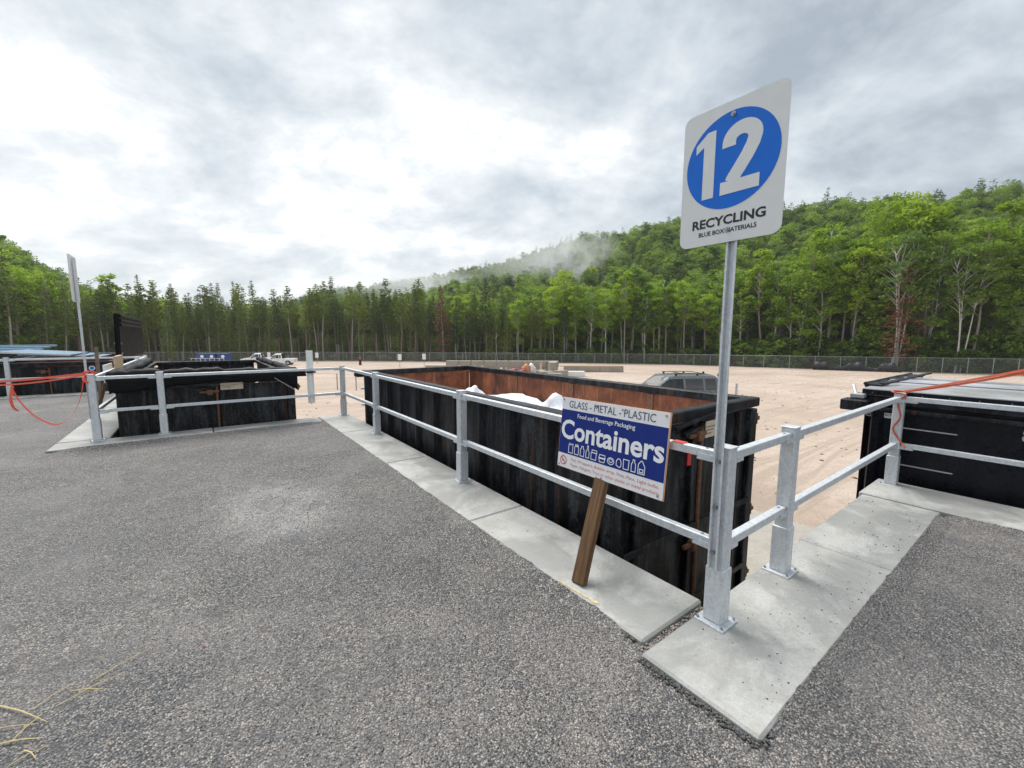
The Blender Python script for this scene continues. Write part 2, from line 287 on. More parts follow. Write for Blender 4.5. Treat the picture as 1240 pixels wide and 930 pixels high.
# ------------------------------------------------------------------ helpers
class MB:
    def __init__(s): s.v = []; s.f = []
    def add(s, v, f):
        o = len(s.v); s.v += [tuple(x) for x in v]; s.f += [tuple(i+o for i in q) for q in f]; return s
    def box(s, x0, x1, y0, y1, z0, z1, bev=0.0):
        if x0 > x1: x0, x1 = x1, x0
        if y0 > y1: y0, y1 = y1, y0
        if z0 > z1: z0, z1 = z1, z0
        if bev <= 0:
            v = [(x, y, z) for z in (z0, z1) for y in (y0, y1) for x in (x0, x1)]
            return s.add(v, [(0, 2, 3, 1), (4, 5, 7, 6), (0, 1, 5, 4), (2, 6, 7, 3), (0, 4, 6, 2), (1, 3, 7, 5)])
        bm = bmesh.new(); bmesh.ops.create_cube(bm, size=1)
        for v in bm.verts: v.co = ((x0+x1)/2+v.co.x*(x1-x0), (y0+y1)/2+v.co.y*(y1-y0), (z0+z1)/2+v.co.z*(z1-z0))
        bmesh.ops.bevel(bm, geom=bm.edges[:], offset=bev, segments=1, affect='EDGES')
        bm.verts.index_update()
        s.add([v.co[:] for v in bm.verts], [[v.index for v in f.verts] for f in bm.faces]); bm.free(); return s
    def bar(s, a, b, w, h=None, upv=(0, 0, 1)):      # rectangular bar from a to b
        h = h or w; a = Vector(a); b = Vector(b); d = (b-a).normalized(); u = Vector(upv)
        if abs(d.dot(u)) > 0.98: u = Vector((1, 0, 0))
        sx = d.cross(u).normalized()*w/2; sy = sx.cross(d).normalized()*h/2
        v = [p+q for p in (a, b) for q in (-sx-sy, sx-sy, sx+sy, -sx+sy)]
        return s.add(v, [(3, 2, 1, 0), (4, 5, 6, 7), (0, 1, 5, 4), (1, 2, 6, 5), (2, 3, 7, 6), (3, 0, 4, 7)])
    def tube(s, pts, r, n=8, cap=True):
        pts = [Vector(p) for p in pts]; rs = r if hasattr(r, '__len__') else [r]*len(pts)
        rings = []
        ref = Vector((0.31, 0.17, 0.93))
        for i, p in enumerate(pts):
            d = (pts[min(i+1, len(pts)-1)]-pts[max(i-1, 0)]).normalized()
            if abs(d.dot(ref)) > 0.95: rr = Vector((1, 0, 0))
            else: rr = ref
            a = d.cross(rr).normalized(); b = d.cross(a)
            rings.append([p+(a*math.cos(2*math.pi*k/n)+b*math.sin(2*math.pi*k/n))*rs[i] for k in range(n)])
        v = [q for ring in rings for q in ring]; f = []
        for i in range(len(pts)-1):
            for k in range(n): f.append((i*n+k, i*n+(k+1) % n, (i+1)*n+(k+1) % n, (i+1)*n+k))
        if cap: f.append(tuple(range(n-1, -1, -1))); f.append(tuple((len(pts)-1)*n+k for k in range(n)))
        return s.add(v, f)
    def prism(s, poly, fn, d0, d1):                   # poly 2-D (ccw), fn(a,b,d)->3-D
        n = len(poly); v = [fn(a, b, d0) for a, b in poly]+[fn(a, b, d1) for a, b in poly]
        f = [tuple(range(n-1, -1, -1)), tuple(range(n, 2*n))]+[(i, (i+1) % n, n+(i+1) % n, n+i) for i in range(n)]
        return s.add(v, f)
    def poly(s, pts): return s.add(pts, [tuple(range(len(pts)))])
    def ribbon(s, pts, w, upv):
        pts = [Vector(p) for p in pts]; u = Vector(upv)*w/2; v = []
        for p in pts: v += [p-u, p+u]
        return s.add(v, [(2*i, 2*i+1, 2*i+3, 2*i+2) for i in range(len(pts)-1)])
    def mesh(s, name, smooth=False):
        me = bpy.data.meshes.new(name); me.from_pydata(s.v, [], s.f)
        if smooth: me.polygons.foreach_set('use_smooth', [True]*len(me.polygons))
        me.update(); return me
    def build(s, name, mat, parent=None, smooth=False, loc=None):
        me = s.mesh(name, smooth); return link(name, me, mat, parent)
def link(name, me, mat=None, parent=None):
    if mat and not me.materials: me.materials.append(MAT[mat])
    o = bpy.data.objects.new(name, me); COL.objects.link(o)
    if parent: o.parent = parent; o.matrix_parent_inverse = Matrix()
    return o
def tag(o, label=None, cat=None, group=None, kind=None):
    if label: o['label'] = label
    if cat: o['category'] = cat
    if group: o['group'] = group
    if kind: o['kind'] = kind
    return o
def empty(name, loc=(0, 0, 0), rz=0):
    o = bpy.data.objects.new(name, None); COL.objects.link(o); o.location = loc; o.rotation_euler = (0, 0, rz); o.empty_display_size = 0.2
    return o
def thing(name, label, cat, group=None, loc=(0, 0, 0), rz=0):
    return tag(empty(name, loc, rz), label, cat, group)
def copy_tree(o, parent=None):
    c = o.copy(); COL.objects.link(c); c.parent = parent
    for ch in [k for k in bpy.data.objects if k.parent == o]: copy_tree(ch, c)
    return c
def bevel_mod(o, w=0.004, seg=2):
    m = o.modifiers.new('bevel', 'BEVEL'); m.width = w; m.segments = seg; m.limit_method = 'ANGLE'; m.angle_limit = R_(35); return o
def text_mesh(body, width, height, bold=0.0, align='CENTER', shear=0.0):
    cu = bpy.data.curves.new('t', 'FONT'); cu.body = body; cu.size = 1; cu.offset = bold; cu.align_x = 'LEFT'; cu.shear = shear; cu.resolution_u = 3
    o = bpy.data.objects.new('t', cu); COL.objects.link(o)
    dg = bpy.context.evaluated_depsgraph_get(); me = bpy.data.meshes.new_from_object(o.evaluated_get(dg))
    bpy.data.objects.remove(o); bpy.data.curves.remove(cu)
    co = np.zeros(len(me.vertices)*3); me.vertices.foreach_get('co', co); co = co.reshape(-1, 3)
    mn, mxx = co.min(0), co.max(0)
    sx = width/(mxx[0]-mn[0]); sy = height/(mxx[1]-mn[1])
    co[:, 0] = (co[:, 0]-(mn[0]+mxx[0])/2)*sx; co[:, 1] = (co[:, 1]-(mn[1]+mxx[1])/2)*sy
    me.vertices.foreach_set('co', co.ravel()); me.update(); return me
def text_chars(body, width, height, bold):
    def raw(t, off):
        cu = bpy.data.curves.new('t', 'FONT'); cu.body = t; cu.size = 1; cu.offset = off; cu.resolution_u = 3
        o = bpy.data.objects.new('t', cu); COL.objects.link(o); me = bpy.data.meshes.new_from_object(o.evaluated_get(bpy.context.evaluated_depsgraph_get()))
        bpy.data.objects.remove(o); bpy.data.curves.remove(cu); co = np.zeros(len(me.vertices)*3); me.vertices.foreach_get('co', co); return me, co.reshape(-1, 3)
    mb = MB()
    for i, ch in enumerate(body):
        if ch == ' ': continue
        edge = raw(body[:i+1], 0.0)[1][:, 0].max(); me, co = raw(ch, bold); _, c0 = raw(ch, 0.0)
        co = co.copy(); co[:, 0] += edge-c0[:, 0].max(); co[:, 2] = 0.0001*(i % 2)
        mb.add(co.tolist(), [list(p.vertices) for p in me.polygons])
    co = np.array(mb.v); mn, mxx = co.min(0), co.max(0)
    mb.v = [((x-(mn[0]+mxx[0])/2)*width/(mxx[0]-mn[0]), (y-(mn[1]+mxx[1])/2)*height/(mxx[1]-mn[1]), z) for x, y, z in mb.v]
    return mb.mesh('lettering')
def stroke(mb, pts, w, closed=False, z=0.0):
    pts = [Vector((p[0], p[1])) for p in pts]; n = len(pts); v = []
    for i in range(n):
        if closed: a, c = pts[i-1], pts[(i+1) % n]
        else: a, c = pts[max(i-1, 0)], pts[min(i+1, n-1)]
        d1 = (pts[i]-a); d2 = (c-pts[i])
        d1 = d1.normalized() if d1.length > 1e-9 else d2.normalized(); d2 = d2.normalized() if d2.length > 1e-9 else d1
        t = (d1+d2); t = t.normalized() if t.length > 1e-6 else d1
        nn = Vector((-t.y, t.x)); k = min(1.6, 1/max(0.4, nn.dot(Vector((-d1.y, d1.x)))))
        v += [(*(pts[i]+nn*w/2*k), z), (*(pts[i]-nn*w/2*k), z)]
    m = n if closed else n-1
    mb.add(v, [(2*i+1, 2*((i+1) % n)+1, 2*((i+1) % n), 2*i) for i in range(m)])
def arc(cx, cy, r, a0, a1, n, ry=None):
    ry = ry or r
    return [(cx+r*math.cos(R_(a0+(a1-a0)*i/n)), cy+ry*math.sin(R_(a0+(a1-a0)*i/n))) for i in range(n+1)]
def rrect(w, h, r, n=5):
    p = []
    for cx, cy, a in ((w/2-r, h/2-r, 0), (-w/2+r, h/2-r, 90), (-w/2+r, -h/2+r, 180), (w/2-r, -h/2+r, 270)): p += arc(cx, cy, r, a, a+90, n)
    return p

# ------------------------------------------------------------------ terrain
TLX = [-900, -300, -150, 0, 100, 200, 400, 600, 800, 950, 1100, 1240, 1400, 2200]
TLD = [40, 56, 60, 66, 76, 86, 93, 90, 80, 66, 57, 51, 47, 34]           # depth of the tree line
RGX = [-900, -200, 0, 60, 110, 165, 260, 330, 390, 480, 600, 700, 800, 900, 1000, 1100, 1240, 1500, 2200]
RGD = [120, 140, 150, 160, 170, 180, 500, 600, 620, 560, 430, 330, 260, 220, 190, 170, 150, 140, 120]
RGZ = [40, 38, 25.5, 17, 8, -3, -3, 26, 50, 56, 60, 62, 57, 48, 45, 42, 41, 42, 40]
def pxof(xc, yc): return 620+FPX*xc/max(yc, 1e-3) if yc > 1 else (3000 if xc > 0 else -3000)
def ground_z(xc, yc):
    z = -1.65-2.05*min(max((yc-12)/78, 0), 1)
    if yc < 15: return z
    px = min(max(pxof(xc, yc), -900), 2200)
    t0 = np.interp(px, TLX, TLD)+18; rd = np.interp(px, RGX, RGD); rz = np.interp(px, RGX, RGZ)
    t = (yc-t0)/max(rd-t0, 5); t = min(max(t, 0), 1)
    wob = 3.0*math.sin(xc*0.035+1)*math.sin(yc*0.028)*t
    fade = min(max((yc-15)/15, 0), 1)
    return z+(rz-z)*(t*t*(3-2*t)*0.45+t*0.55)*fade+wob*fade
ys = np.concatenate([np.linspace(-160, 0, 9), np.linspace(6, 140, 60), np.linspace(145, 420, 48), np.linspace(430, 1500, 30)])
xs = np.concatenate([np.linspace(-1500, -320, 14), np.linspace(-300, 300, 110), np.linspace(320, 1500, 14)])
tv = []; tf = []; fa = []
for yy in ys:
    for xx in xs:
        X, Y = F(xx, yy); tv.append((X, Y, ground_z(xx, yy)))
        px = min(max(pxof(xx, yy), -900), 2200)
        fa.append(1.0 if (yy > np.interp(px, TLX, TLD)-1.5 or yy < -100) else 0.0)
nx = len(xs)
for j in range(len(ys)-1):
    for i in range(nx-1): tf.append((j*nx+i, j*nx+i+1, (j+1)*nx+i+1, (j+1)*nx+i))
me = bpy.data.meshes.new('yard_ground'); me.from_pydata(tv, [], tf); me.update()
at = me.attributes.new('forest', 'FLOAT', 'POINT'); at.data.foreach_set('value', fa)
me.polygons.foreach_set('use_smooth', [True]*len(me.polygons))
tag(link('yard_ground', me, 'yard_gravel'), kind='structure')

# ------------------------------------------------------------------ upper lot, slabs, retaining walls
DX, DY = 3.80, 8.11                       # staircase of loading bays
AZ = -0.03                                # asphalt level (slab tops are z = 0)
KB = range(-2, 5)
def stepX(k): return 3.93-0.0 if k == -1 else -DX*k if k >= 0 else 3.93+DX*(-k-1)
mb = MB()
for k in KB:
    x1 = stepX(k)+0.05; y0 = DY*k+0.05; y1 = y0+DY
    if k == -2: y0 = -60
    mb.add([(-60, y0, AZ), (x1, y0, AZ), (x1, y1, AZ), (-60, y1, AZ)], [(0, 1, 2, 3)])
tag(mb.build('asphalt_lot', 'asphalt'), kind='structure')
rw = thing('retaining_wall', 'concrete retaining wall stepping round the loading bays under the walkway', 'wall')
for k in KB:
    X = stepX(k); y0 = DY*k; y1 = y0+DY; Xr = stepX(k-1)
    if k > -2: MB().box(X-0.20, X+0.06, y0+0.07, y1+0.06, -2.4, -0.14).build('wall_section', 'concrete', rw)
    if k > -2: MB().box(X-0.20, Xr-0.21, y0-0.2, y0+0.06, -2.4, -0.141).build('wall_section', 'concrete', rw)
wk = tag(empty('concrete_walkway'), kind='structure')
def slab(x0, x1, y0, y1, z=0.0):
    return MB().box(x0, x1, y0, y1, -0.135, z, 0.012).build('slab', 'concrete', wk)
for k in (-1, 0, 1, 2):
    X = stepX(k); y0 = DY*k
    if k >= 0:       # slabs beside the bay, along the long rail
        for a, b in ((0.15, 2.03), (2.04, 4.20), (4.21, 6.40), (6.41, 8.21)):
            slab(X-0.50, X+0.12, y0+a, y0+b, 0.0-0.004*(int(a) % 2))
        Xr = stepX(k-1)
        e = Xr-0.61
        if k == 0: slab(-0.58, 1.56, -0.50, 0.10); slab(1.575, 3.30, -0.50, 0.11, -0.003)
        else:
            n = 2
            slab(X-0.50, X+1.50, y0-0.42, y0+0.10); slab(X+1.515, e+0.10, y0-0.42, y0+0.10, -0.003)
    else:
        slab(3.315, 4.05, -1.60, 0.14, 0.012); slab(3.315, 4.05, -3.4, -1.612, 0.01); slab(3.315, 4.05, -5.4, -3.412, 0.01)
mb = MB().box(-0.52, 0.08, 0.102, 0.148, -0.13, -0.045)
o = mb.build('joint_fill', 'joint_dirt', wk)
pad = MB().box(0.3, 6.0, 0.3, 9.0, -1.72, -1.62, 0.01).build('concrete_pad', 'pad_concrete'); tag(pad, kind='structure')
MB().add([(-0.455+a*0.016*(1+0.5*math.sin(7*b)), 0.56+b*0.045*(1+0.4*math.sin(5*a)), 0.003) for a, b in arc(0, 0, 1, 0, 330, 11)], [tuple(range(12))]).build('paint_mark', 'yellow_paint', wk)
MB().add([(-0.47, 0.60, 0.0035), (-0.455, 0.60, 0.0035), (-0.475, 0.86, 0.0035), (-0.487, 0.85, 0.0035)], [(0, 1, 2, 3)]).build('paint_mark', 'yellow_paint', wk)

# ------------------------------------------------------------------ railings
PH = 1.065
def post(parent, x, y, cap=True):
    s = 0.045
    p = MB().box(x-s, x+s, y-s, y+s, 0.012, PH, 0.006).build('post', 'galvanised_steel', parent)
    MB().box(x-0.053, x+0.053, y-0.053, y+0.053, 0.0121, 0.345, 0.005).build('sleeve', 'galvanised_steel', p)
    bp = MB().box(x-0.088, x+0.088, y-0.088, y+0.088, -0.002, 0.0125, 0.003).build('base_plate', 'galvanised_steel', p)
    for a in (-1, 1):
        for b in (-1, 1): MB().tube([(x+a*0.072, y+b*0.072, 0.0), (x+a*0.072, y+b*0.072, 0.024)], 0.008, 6).build('anchor_bolt', 'screw_steel', p)
    MB().box(x-0.049, x+0.049, y-0.049, y+0.049, PH-0.004, PH+0.004, 0.002).build('cap', 'galvanised_steel', p)
    return p
def rails(parent, a, b):                    # between two post centres, axis-aligned
    (xa, ya), (xb, yb) = a, b
    L = math.hypot(xb-xa, yb-ya); d = Vector(((xb-xa)/L, (yb-ya)/L, 0))
    for zc in (1.005, 0.475):
        p = Vector((xa, ya, zc))+d*0.052; q = Vector((xb, yb, zc))-d*0.052
        r = MB().bar(p, q, 0.052, 0.052).build('rail', 'galvanised_steel', parent); bevel_mod(r, 0.006)
        for e, sg in ((Vector((xa, ya, zc)), 1), (Vector((xb, yb, zc)), -1)):
            m = MB(); m.bar(e+d*sg*0.045+Vector((0, 0, -0.034)), e+d*sg*0.155+Vector((0, 0, -0.034)), 0.062, 0.014)
            sd_ = Vector((-d.y, d.x, 0))
            for t in (-1, 1): m.bar(e+d*sg*0.045+sd_*t*0.0295+Vector((0, 0, -0.022)), e+d*sg*0.15+sd_*t*0.0295+Vector((0, 0, -0.022)), 0.006, 0.034)
            m.build('bracket', 'galvanised_steel', parent)
            MB().tube([e+d*sg*0.11+Vector((0, 0, 0.024)), e+d*sg*0.11+Vector((0, 0, 0.030))], 0.009, 6).build('bolt_head', 'screw_steel', parent)
G = 'galvanised railing runs along the bays'
r = thing('railing', 'galvanised two-rail railing along the long side of the rust-lined container', 'railing', G)
pp = [(0, 0), (0, 3.03), (0, 6.0), (0, DY)]
for q in pp: post(r, *q)
for a, b in zip(pp, pp[1:]): rails(r, a, b)
r = thing('railing', 'short galvanised railing right of the corner post, leading to the covered black container', 'railing', G)
pp = [(0, 0), (0.91, 0), (3.93, 0)]
for q in pp[1:]: post(r, *q)
for a, b in zip(pp, pp[1:]): rails(r, a, b)
r = thing('railing', 'galvanised railing in front of the tarp-edged black container', 'railing', G)
pp = [(0, DY), (-2.97, DY), (-DX, DY)]
for q in pp[1:]: post(r, *q)
for a, b in zip(pp, pp[1:]): rails(r, a, b)
r = thing('railing', 'galvanised railing in front of the covered black container at the right edge', 'railing', G)
pp = [(3.93, 0), (3.93, -3.0), (3.93, -6.0)]
for q in pp[1:]: post(r, *q)
for a, b in zip(pp, pp[1:]): rails(r, a, b)
r = thing('railing', 'galvanised railing receding behind the far corner post beside the tarp-edged container', 'railing', G)
pp = [(-DX, DY), (-DX, DY+3.03), (-DX, DY+6.0), (-DX, 2*DY)]
for q in pp[1:]: post(r, *q)
for a, b in zip(pp, pp[1:]): rails(r, a, b)
r = thing('railing', 'distant galvanised railing before the black container at the left edge', 'railing', G)
pp = [(-DX, 2*DY), (-2*DX+0.93, 2*DY), (-2*DX, 2*DY)]
for q in pp[1:]: post(r, *q)
for a, b in zip(pp, pp[1:]): rails(r, a, b)

# ------------------------------------------------------------------ roll-off containers (long axis along Y)
def container(label, x0, x1, y0, y1, zt, zb, mat='black_steel', lining=True, end=True, pitch=0.62, tagpos=None):
    c = thing('container', label, 'container', 'black roll-off containers in the bays')
    t = 0.012
    MB().box(x0+0.02, x1-0.02, y0+0.02, y1-0.02, zb+0.12, zb+0.18).build('floor_plate', 'rusted_interior', c)
    for xx, s in ((x0, 1), (x1, -1)):
        MB().box(xx, xx+s*t, y0+0.09, y1-0.09, zb+0.10, zt-0.10).build('side_wall', mat, c)
    MB().box(x0+0.09, x1-0.09, y1-t, y1, zb+0.10, zt-0.10).build('end_wall', mat, c)
    if lining:
        for xx, s in ((x0, 1), (x1, -1)): MB().box(xx+s*(t+0.004), xx+s*(t+0.012), y0+0.1, y1-0.03, zb+0.185, zt-0.105).build('lining', 'rusted_interior', c)
        MB().box(x0+0.03, x1-0.03, y1-t-0.014, y1-t-0.004, zb+0.185, zt-0.105).build('lining', 'rusted_interior', c)
    # ribs on both long sides
    n = int((y1-y0)/pitch); st = (y1-y0-0.3)/n
    ribm = MB().prism([(-0.065, 0), (-0.035, 0.075), (0.035, 0.075), (0.065, 0)], lambda a, b, d: (-b, a, d), zb+0.14, zt-0.105).mesh('rib')
    ribm.materials.append(MAT['black_rib' if mat == 'black_steel' else mat])
    for i in range(n+1):
        y = y0+0.15+i*st
        o = link('rib', ribm, None, c); o.location = (x0-0.001, y, 0)
        if x1 < 4: o = link('rib', ribm, None, c); o.location = (x1+0.001, y, 0); o.rotation_euler = (0, 0, math.pi)
    # top rim, four lengths mitred by setting the ends back
    b = 0.012
    MB().box(x0-0.06, x0+0.06, y0+0.061, y1+0.06, zt-0.10, zt, b).build('top_rim', 'black_rim', c)
    MB().box(x1-0.06, x1+0.06, y0+0.061, y1+0.06, zt-0.10, zt, b).build('top_rim', 'black_rim', c)
    MB().box(x0+0.061, x1-0.061, y1-0.06, y1+0.059, zt-0.099, zt-0.001, b).build('top_rim', 'black_rim', c)
    MB().box(x0-0.061, x1+0.061, y0-0.06, y0+0.06, zt-0.105, zt+0.002, b).build('top_rim', 'black_rim', c)
    MB().box(x0-0.05, x0+0.05, y0, y1, zb, zb+0.13, b).build('bottom_rail', mat, c)
    MB().box(x1-0.05, x1+0.05, y0, y1, zb, zb+0.13, b).build('bottom_rail', mat, c)
    # door at the near end
    if end:
        d = MB().box(x0+0.10, x1-0.10, y0+0.012, y0+0.03, zb+0.08, zt-0.135).build('door', mat, c)
        for xx in (x0+0.02, x1-0.02): MB().box(xx-0.07, xx+0.07, y0-0.045, y0+0.08, zb+0.05, zt-0.132, 0.01).build('corner_post', mat, c)
        xm = x0+0.52*(x1-x0)
        for xx, w in ((x0+0.30, 0.03), (xm-0.09, 0.05), (xm+0.06, 0.04), (x1-0.35, 0.03)):
            MB().box(xx-w, xx+w, y0-0.05, y0+0.011, zb+0.1, zt-0.14, 0.008).build('stiffener', mat, d)
        MB().tube([(xm-0.015, y0-0.06, zb+0.1), (xm-0.015, y0-0.06, zt-0.16)], 0.022, 8).build('lock_bar', 'rusty_steel', d)
        zc = zb+1.42
        MB().box(x0+0.09, x1-0.09, y0-0.075, y0-0.051, zc-0.05, zc+0.02, 0.005).build('cross_bar', 'black_rim', d)
        MB().box(x0+0.09, x1-0.09, y0-0.068, y0-0.0515, zb+0.55, zb+0.62, 0.005).build('cross_bar', mat, d)
        for zz in (zt-0.26, zc-0.2, zb+0.4):        # hinge lugs on the right-hand edge, latch clutter in the middle
            m = MB(); m.box(x1+0.05, x1+0.16, y0-0.03, y0+0.03, zz-0.025, zz+0.025, 0.006); m.tube([(x1+0.12, y0, zz-0.07), (x1+0.12, y0, zz+0.06)], 0.022, 8)
            m.build('hinge', 'rusty_steel', c)
            m = MB(); m.box(xm-0.28, xm+0.02, y0-0.10, y0-0.062, zz-0.012, zz+0.03, 0.006); m.box(xm-0.17, xm-0.08, y0-0.13, y0-0.052, zz-0.05, zz+0.05, 0.008)
            m.build('latch', 'rusty_steel', d)
        m = MB(); m.bar((xm-0.55, y0-0.09, zt-0.135), (xm+0.35, y0-0.07, zt-0.06), 0.05, 0.03); m.bar((xm-0.4, y0-0.10, zt-0.22), (xm-0.03, y0-0.08, zt-0.17), 0.04, 0.03)
        m.build('latch_lever', 'black_rim', d)
        if tagpos:
            tx, tz, tw, th_ = tagpos
            tg = MB().box(tx, tx+tw, y0-0.066, y0-0.060, tz, tz+th_, 0.002).build('plate', 'tag_beige', d)
            m = MB()
            for i in range(3): m.box(tx+0.03*tw, tx+tw*(0.75-0.15*i), y0-0.0672, y0-0.0665, tz+th_*(0.62-0.2*i), tz+th_*(0.70-0.2*i))
            m.tube([(tx+tw*0.93, y0-0.070, tz+th_*0.8), (tx+tw*0.93, y0-0.066, tz+th_*0.8)], 0.012, 8)
            m.build('plate_marking', 'tag_ink', tg)
    return c
ZB = -1.62
c12 = container('open black container with rust-orange inside and white bags, behind the long railing', 0.32, 2.80, 1.08, 7.55, 0.985, ZB, tagpos=(1.66, 0.67, 0.25, 0.17))
# pale seam stripes on the rusted lining
for yy in (2.4, 4.0, 5.6):
    MB().box(2.76, 2.775, yy, yy+0.10, -1.2, 0.87).build('seam_post', 'rusty_steel', c12)
for zz in (0.60, 0.26): MB().box(0.24, 0.31, 7.60, 7.66, zz-0.015, zz+0.015).build('ladder_rung', 'galvanised_steel', c12)
MB().box(0.10, 0.255, 7.40, 7.62, 0.862, 0.955, 0.01).build('rim_bracket', 'black_rim', c12)
c11 = container('black container with tarp bunched over its rim behind the middle railing', -3.52, -0.93, 8.42, 14.9, 0.90, ZB, lining=False, tagpos=(-2.13, 0.67, 0.36, 0.13))
c13 = container('covered black container with grey lid at the right edge', 4.28, 6.75, -6.3, 0.40, 0.98, ZB, mat='black_clean', lining=False, end=False, pitch=1.9)
# ---- container at the right: end wall is its far side; lid, hinges, decal
mb = MB()
mb.prism([(4.20, 0.985), (6.85, 0.985), (6.85, 1.05), (5.5, 1.10), (4.20, 1.06)], lambda a, b, d: (a, d, b), -6.3, 0.40)
lid = mb.build('lid', 'lid_grey', c13)
MB().box(4.185, 4.197, -6.3, 0.40, 0.99, 1.052).build('lid_edge', 'black_clean', lid)
for i in range(16): MB().tube([(4.184, 0.3-i*0.22, 1.02), (4.178, 0.3-i*0.22, 1.02)], 0.006, 6).build('rivet', 'screw_steel', lid)
for i in (2, 4): MB().box(4.25+i*0.43, 4.33+i*0.43, -6.2, 0.35, 1.062+0.016*min(i, 6-i), 1.074+0.016*min(i, 6-i), 0.004).build('lid_ridge', 'lid_grey', lid)
for i in range(5):
    x = 4.5+i*0.5
    m = MB(); m.box(x, x+0.36, 0.28, 0.46, 1.05, 1.10, 0.01); m.tube([(x-0.05, 0.44, 1.10), (x+0.42, 0.44, 1.10)], 0.02, 8); m.bar((x+0.05, 0.3, 1.10), (x+0.3, 0.2, 1.13), 0.05, 0.02)
    m.build('hinge', 'black_rim', lid)
MB().box(3.98, 4.22, 0.30, 0.56, 0.80, 0.93, 0.01).build('bumper', 'black_rim', c13)
m = MB(); m.box(4.1, 4.3, 0.36, 0.5, 0.94, 1.0, 0.01); m.tube([(4.15, 0.45, 0.98), (4.3, 0.52, 1.08)], 0.02, 8); m.build('lid_latch', 'lid_grey', c13)
# side pieces: long horizontal drip channel and thin weld lines
MB().box(4.196, 4.262, -6.3, 0.36, 0.80, 0.845, 0.006).build('side_channel', 'black_rim', c13)
for zz in (0.62, 0.175): MB().box(4.266, 4.278, -0.44, 0.05, zz-0.006, zz+0.006).build('weld_strip', 'lid_grey', c13)
dec = MB().prism(rrect(0.29, 0.062, 0.03), lambda a, b, d: (d, 0.225-a, 0.745+b), 4.272, 4.279).build('decal', 'ink_white', c13)
def place_print(me, name, mat, parent, M): 
    me.transform(M); return link(name, me, mat, parent)
M13 = Matrix(((0, 0, -1, 4.2705), (-1, 0, 0, 0.205), (0, 1, 0, 0.751), (0, 0, 0, 1)))
place_print(text_mesh('FANOTECH', 0.185, 0.024, 0.01), 'lettering', 'ink_black', dec, M13)
def disc(cx, cz, r, X, a0=0, a1=360, n=20): return MB().add([(X, cx-r*math.cos(R_(a0+(a1-a0)*i/n)), cz+r*math.sin(R_(a0+(a1-a0)*i/n))) for i in range(n+1)], [tuple(range(n+1))])
disc(0.337, 0.745, 0.024, 4.2712, 0, 180).build('emblem', 'board_edge', dec); disc(0.337, 0.743, 0.024, 4.2709, 180, 360).build('emblem', 'blue_plastic', dec)
M13b = Matrix(((0, 0, -1, 4.2655), (-1, 0, 0, -0.925), (0, 1, 0, 0.70), (0, 0, 0, 1)))
place_print(text_mesh('8', 0.07, 0.13, -0.01), 'stencil', 'tag_beige', c13, M13b)
# ---- tarp bunched round the rim of the middle container
def tarp_roll(pts, r, name, parent, seed):
    rr = random.Random(seed); n = 26; P = []; rad = []
    for i in range(n+1):
        t = i/n*(len(pts)-1); k = min(int(t), len(pts)-2); q = Vector(pts[k]).lerp(Vector(pts[k+1]), t-k)
        P.append(q+Vector((rr.uniform(-1, 1), rr.uniform(-1, 1), rr.uniform(-1, 1)))*0.018); rad.append(r*rr.uniform(0.72, 1.15))
    return MB().tube(P, rad, 9).build(name, 'tarp_black', parent, smooth=True)
tp = thing('tarp', 'black tarp bunched along the rim of the container behind the middle railing', 'tarp')
tarp_roll([(-3.64, 8.38, 1.0), (-3.0, 8.35, 1.01), (-2.0, 8.38, 0.98), (-0.86, 8.38, 0.95)], 0.10, 'roll', tp, 3)
tarp_roll([(-3.58, 8.40, 0.99), (-3.60, 11, 0.97), (-3.58, 14.9, 0.95)], 0.09, 'roll', tp, 4)
tarp_roll([(-0.86, 8.40, 0.93), (-0.84, 11, 0.95), (-0.88, 14.9, 0.93)], 0.085, 'roll', tp, 5)
def drape(x0, x1, z0f, y, name, seed):
    rr = random.Random(seed); n = 24; v = []; f = []
    for i in range(n+1):
        x = x0+(x1-x0)*i/n; zb_ = z0f(i/n)+rr.uniform(-0.015, 0.015)
        for j in range(5):
            t = j/4; v.append((x, y-0.02*math.sin(i*1.9+j)*t-0.03*(1-t), 0.95*(1-t)+zb_*t))
    for i in range(n):
        for j in range(4): f.append((i*5+j, (i+1)*5+j, (i+1)*5+j+1, i*5+j+1))
    o = MB().add(v, f).build(name, 'tarp_black', tp, smooth=True)
    m = o.modifiers.new('thick', 'SOLIDIFY'); m.thickness = 0.006; return o
drape(-3.64, -2.5, lambda t: 0.72+0.10*t, 8.285, 'flap', 8)
drape(-2.5, -1.25, lambda t: 0.82+0.03*math.sin(6*t), 8.283, 'flap', 9)
drape(-1.25, -0.84, lambda t: 0.80-0.22*t*t, 8.28, 'flap', 10)
MB().bar((-1.25, 8.26, 0.86), (-0.90, 8.25, 0.60), 0.03, 0.012).build('hem_strap', 'lid_grey', tp)
MB().prism([(-0.92, 0.84), (-0.62, 0.84), (-0.66, 0.99), (-0.92, 0.97)], lambda a, b, d: (a, d, b), 8.5, 8.75).build('tarp_corner', 'tarp_black', tp)

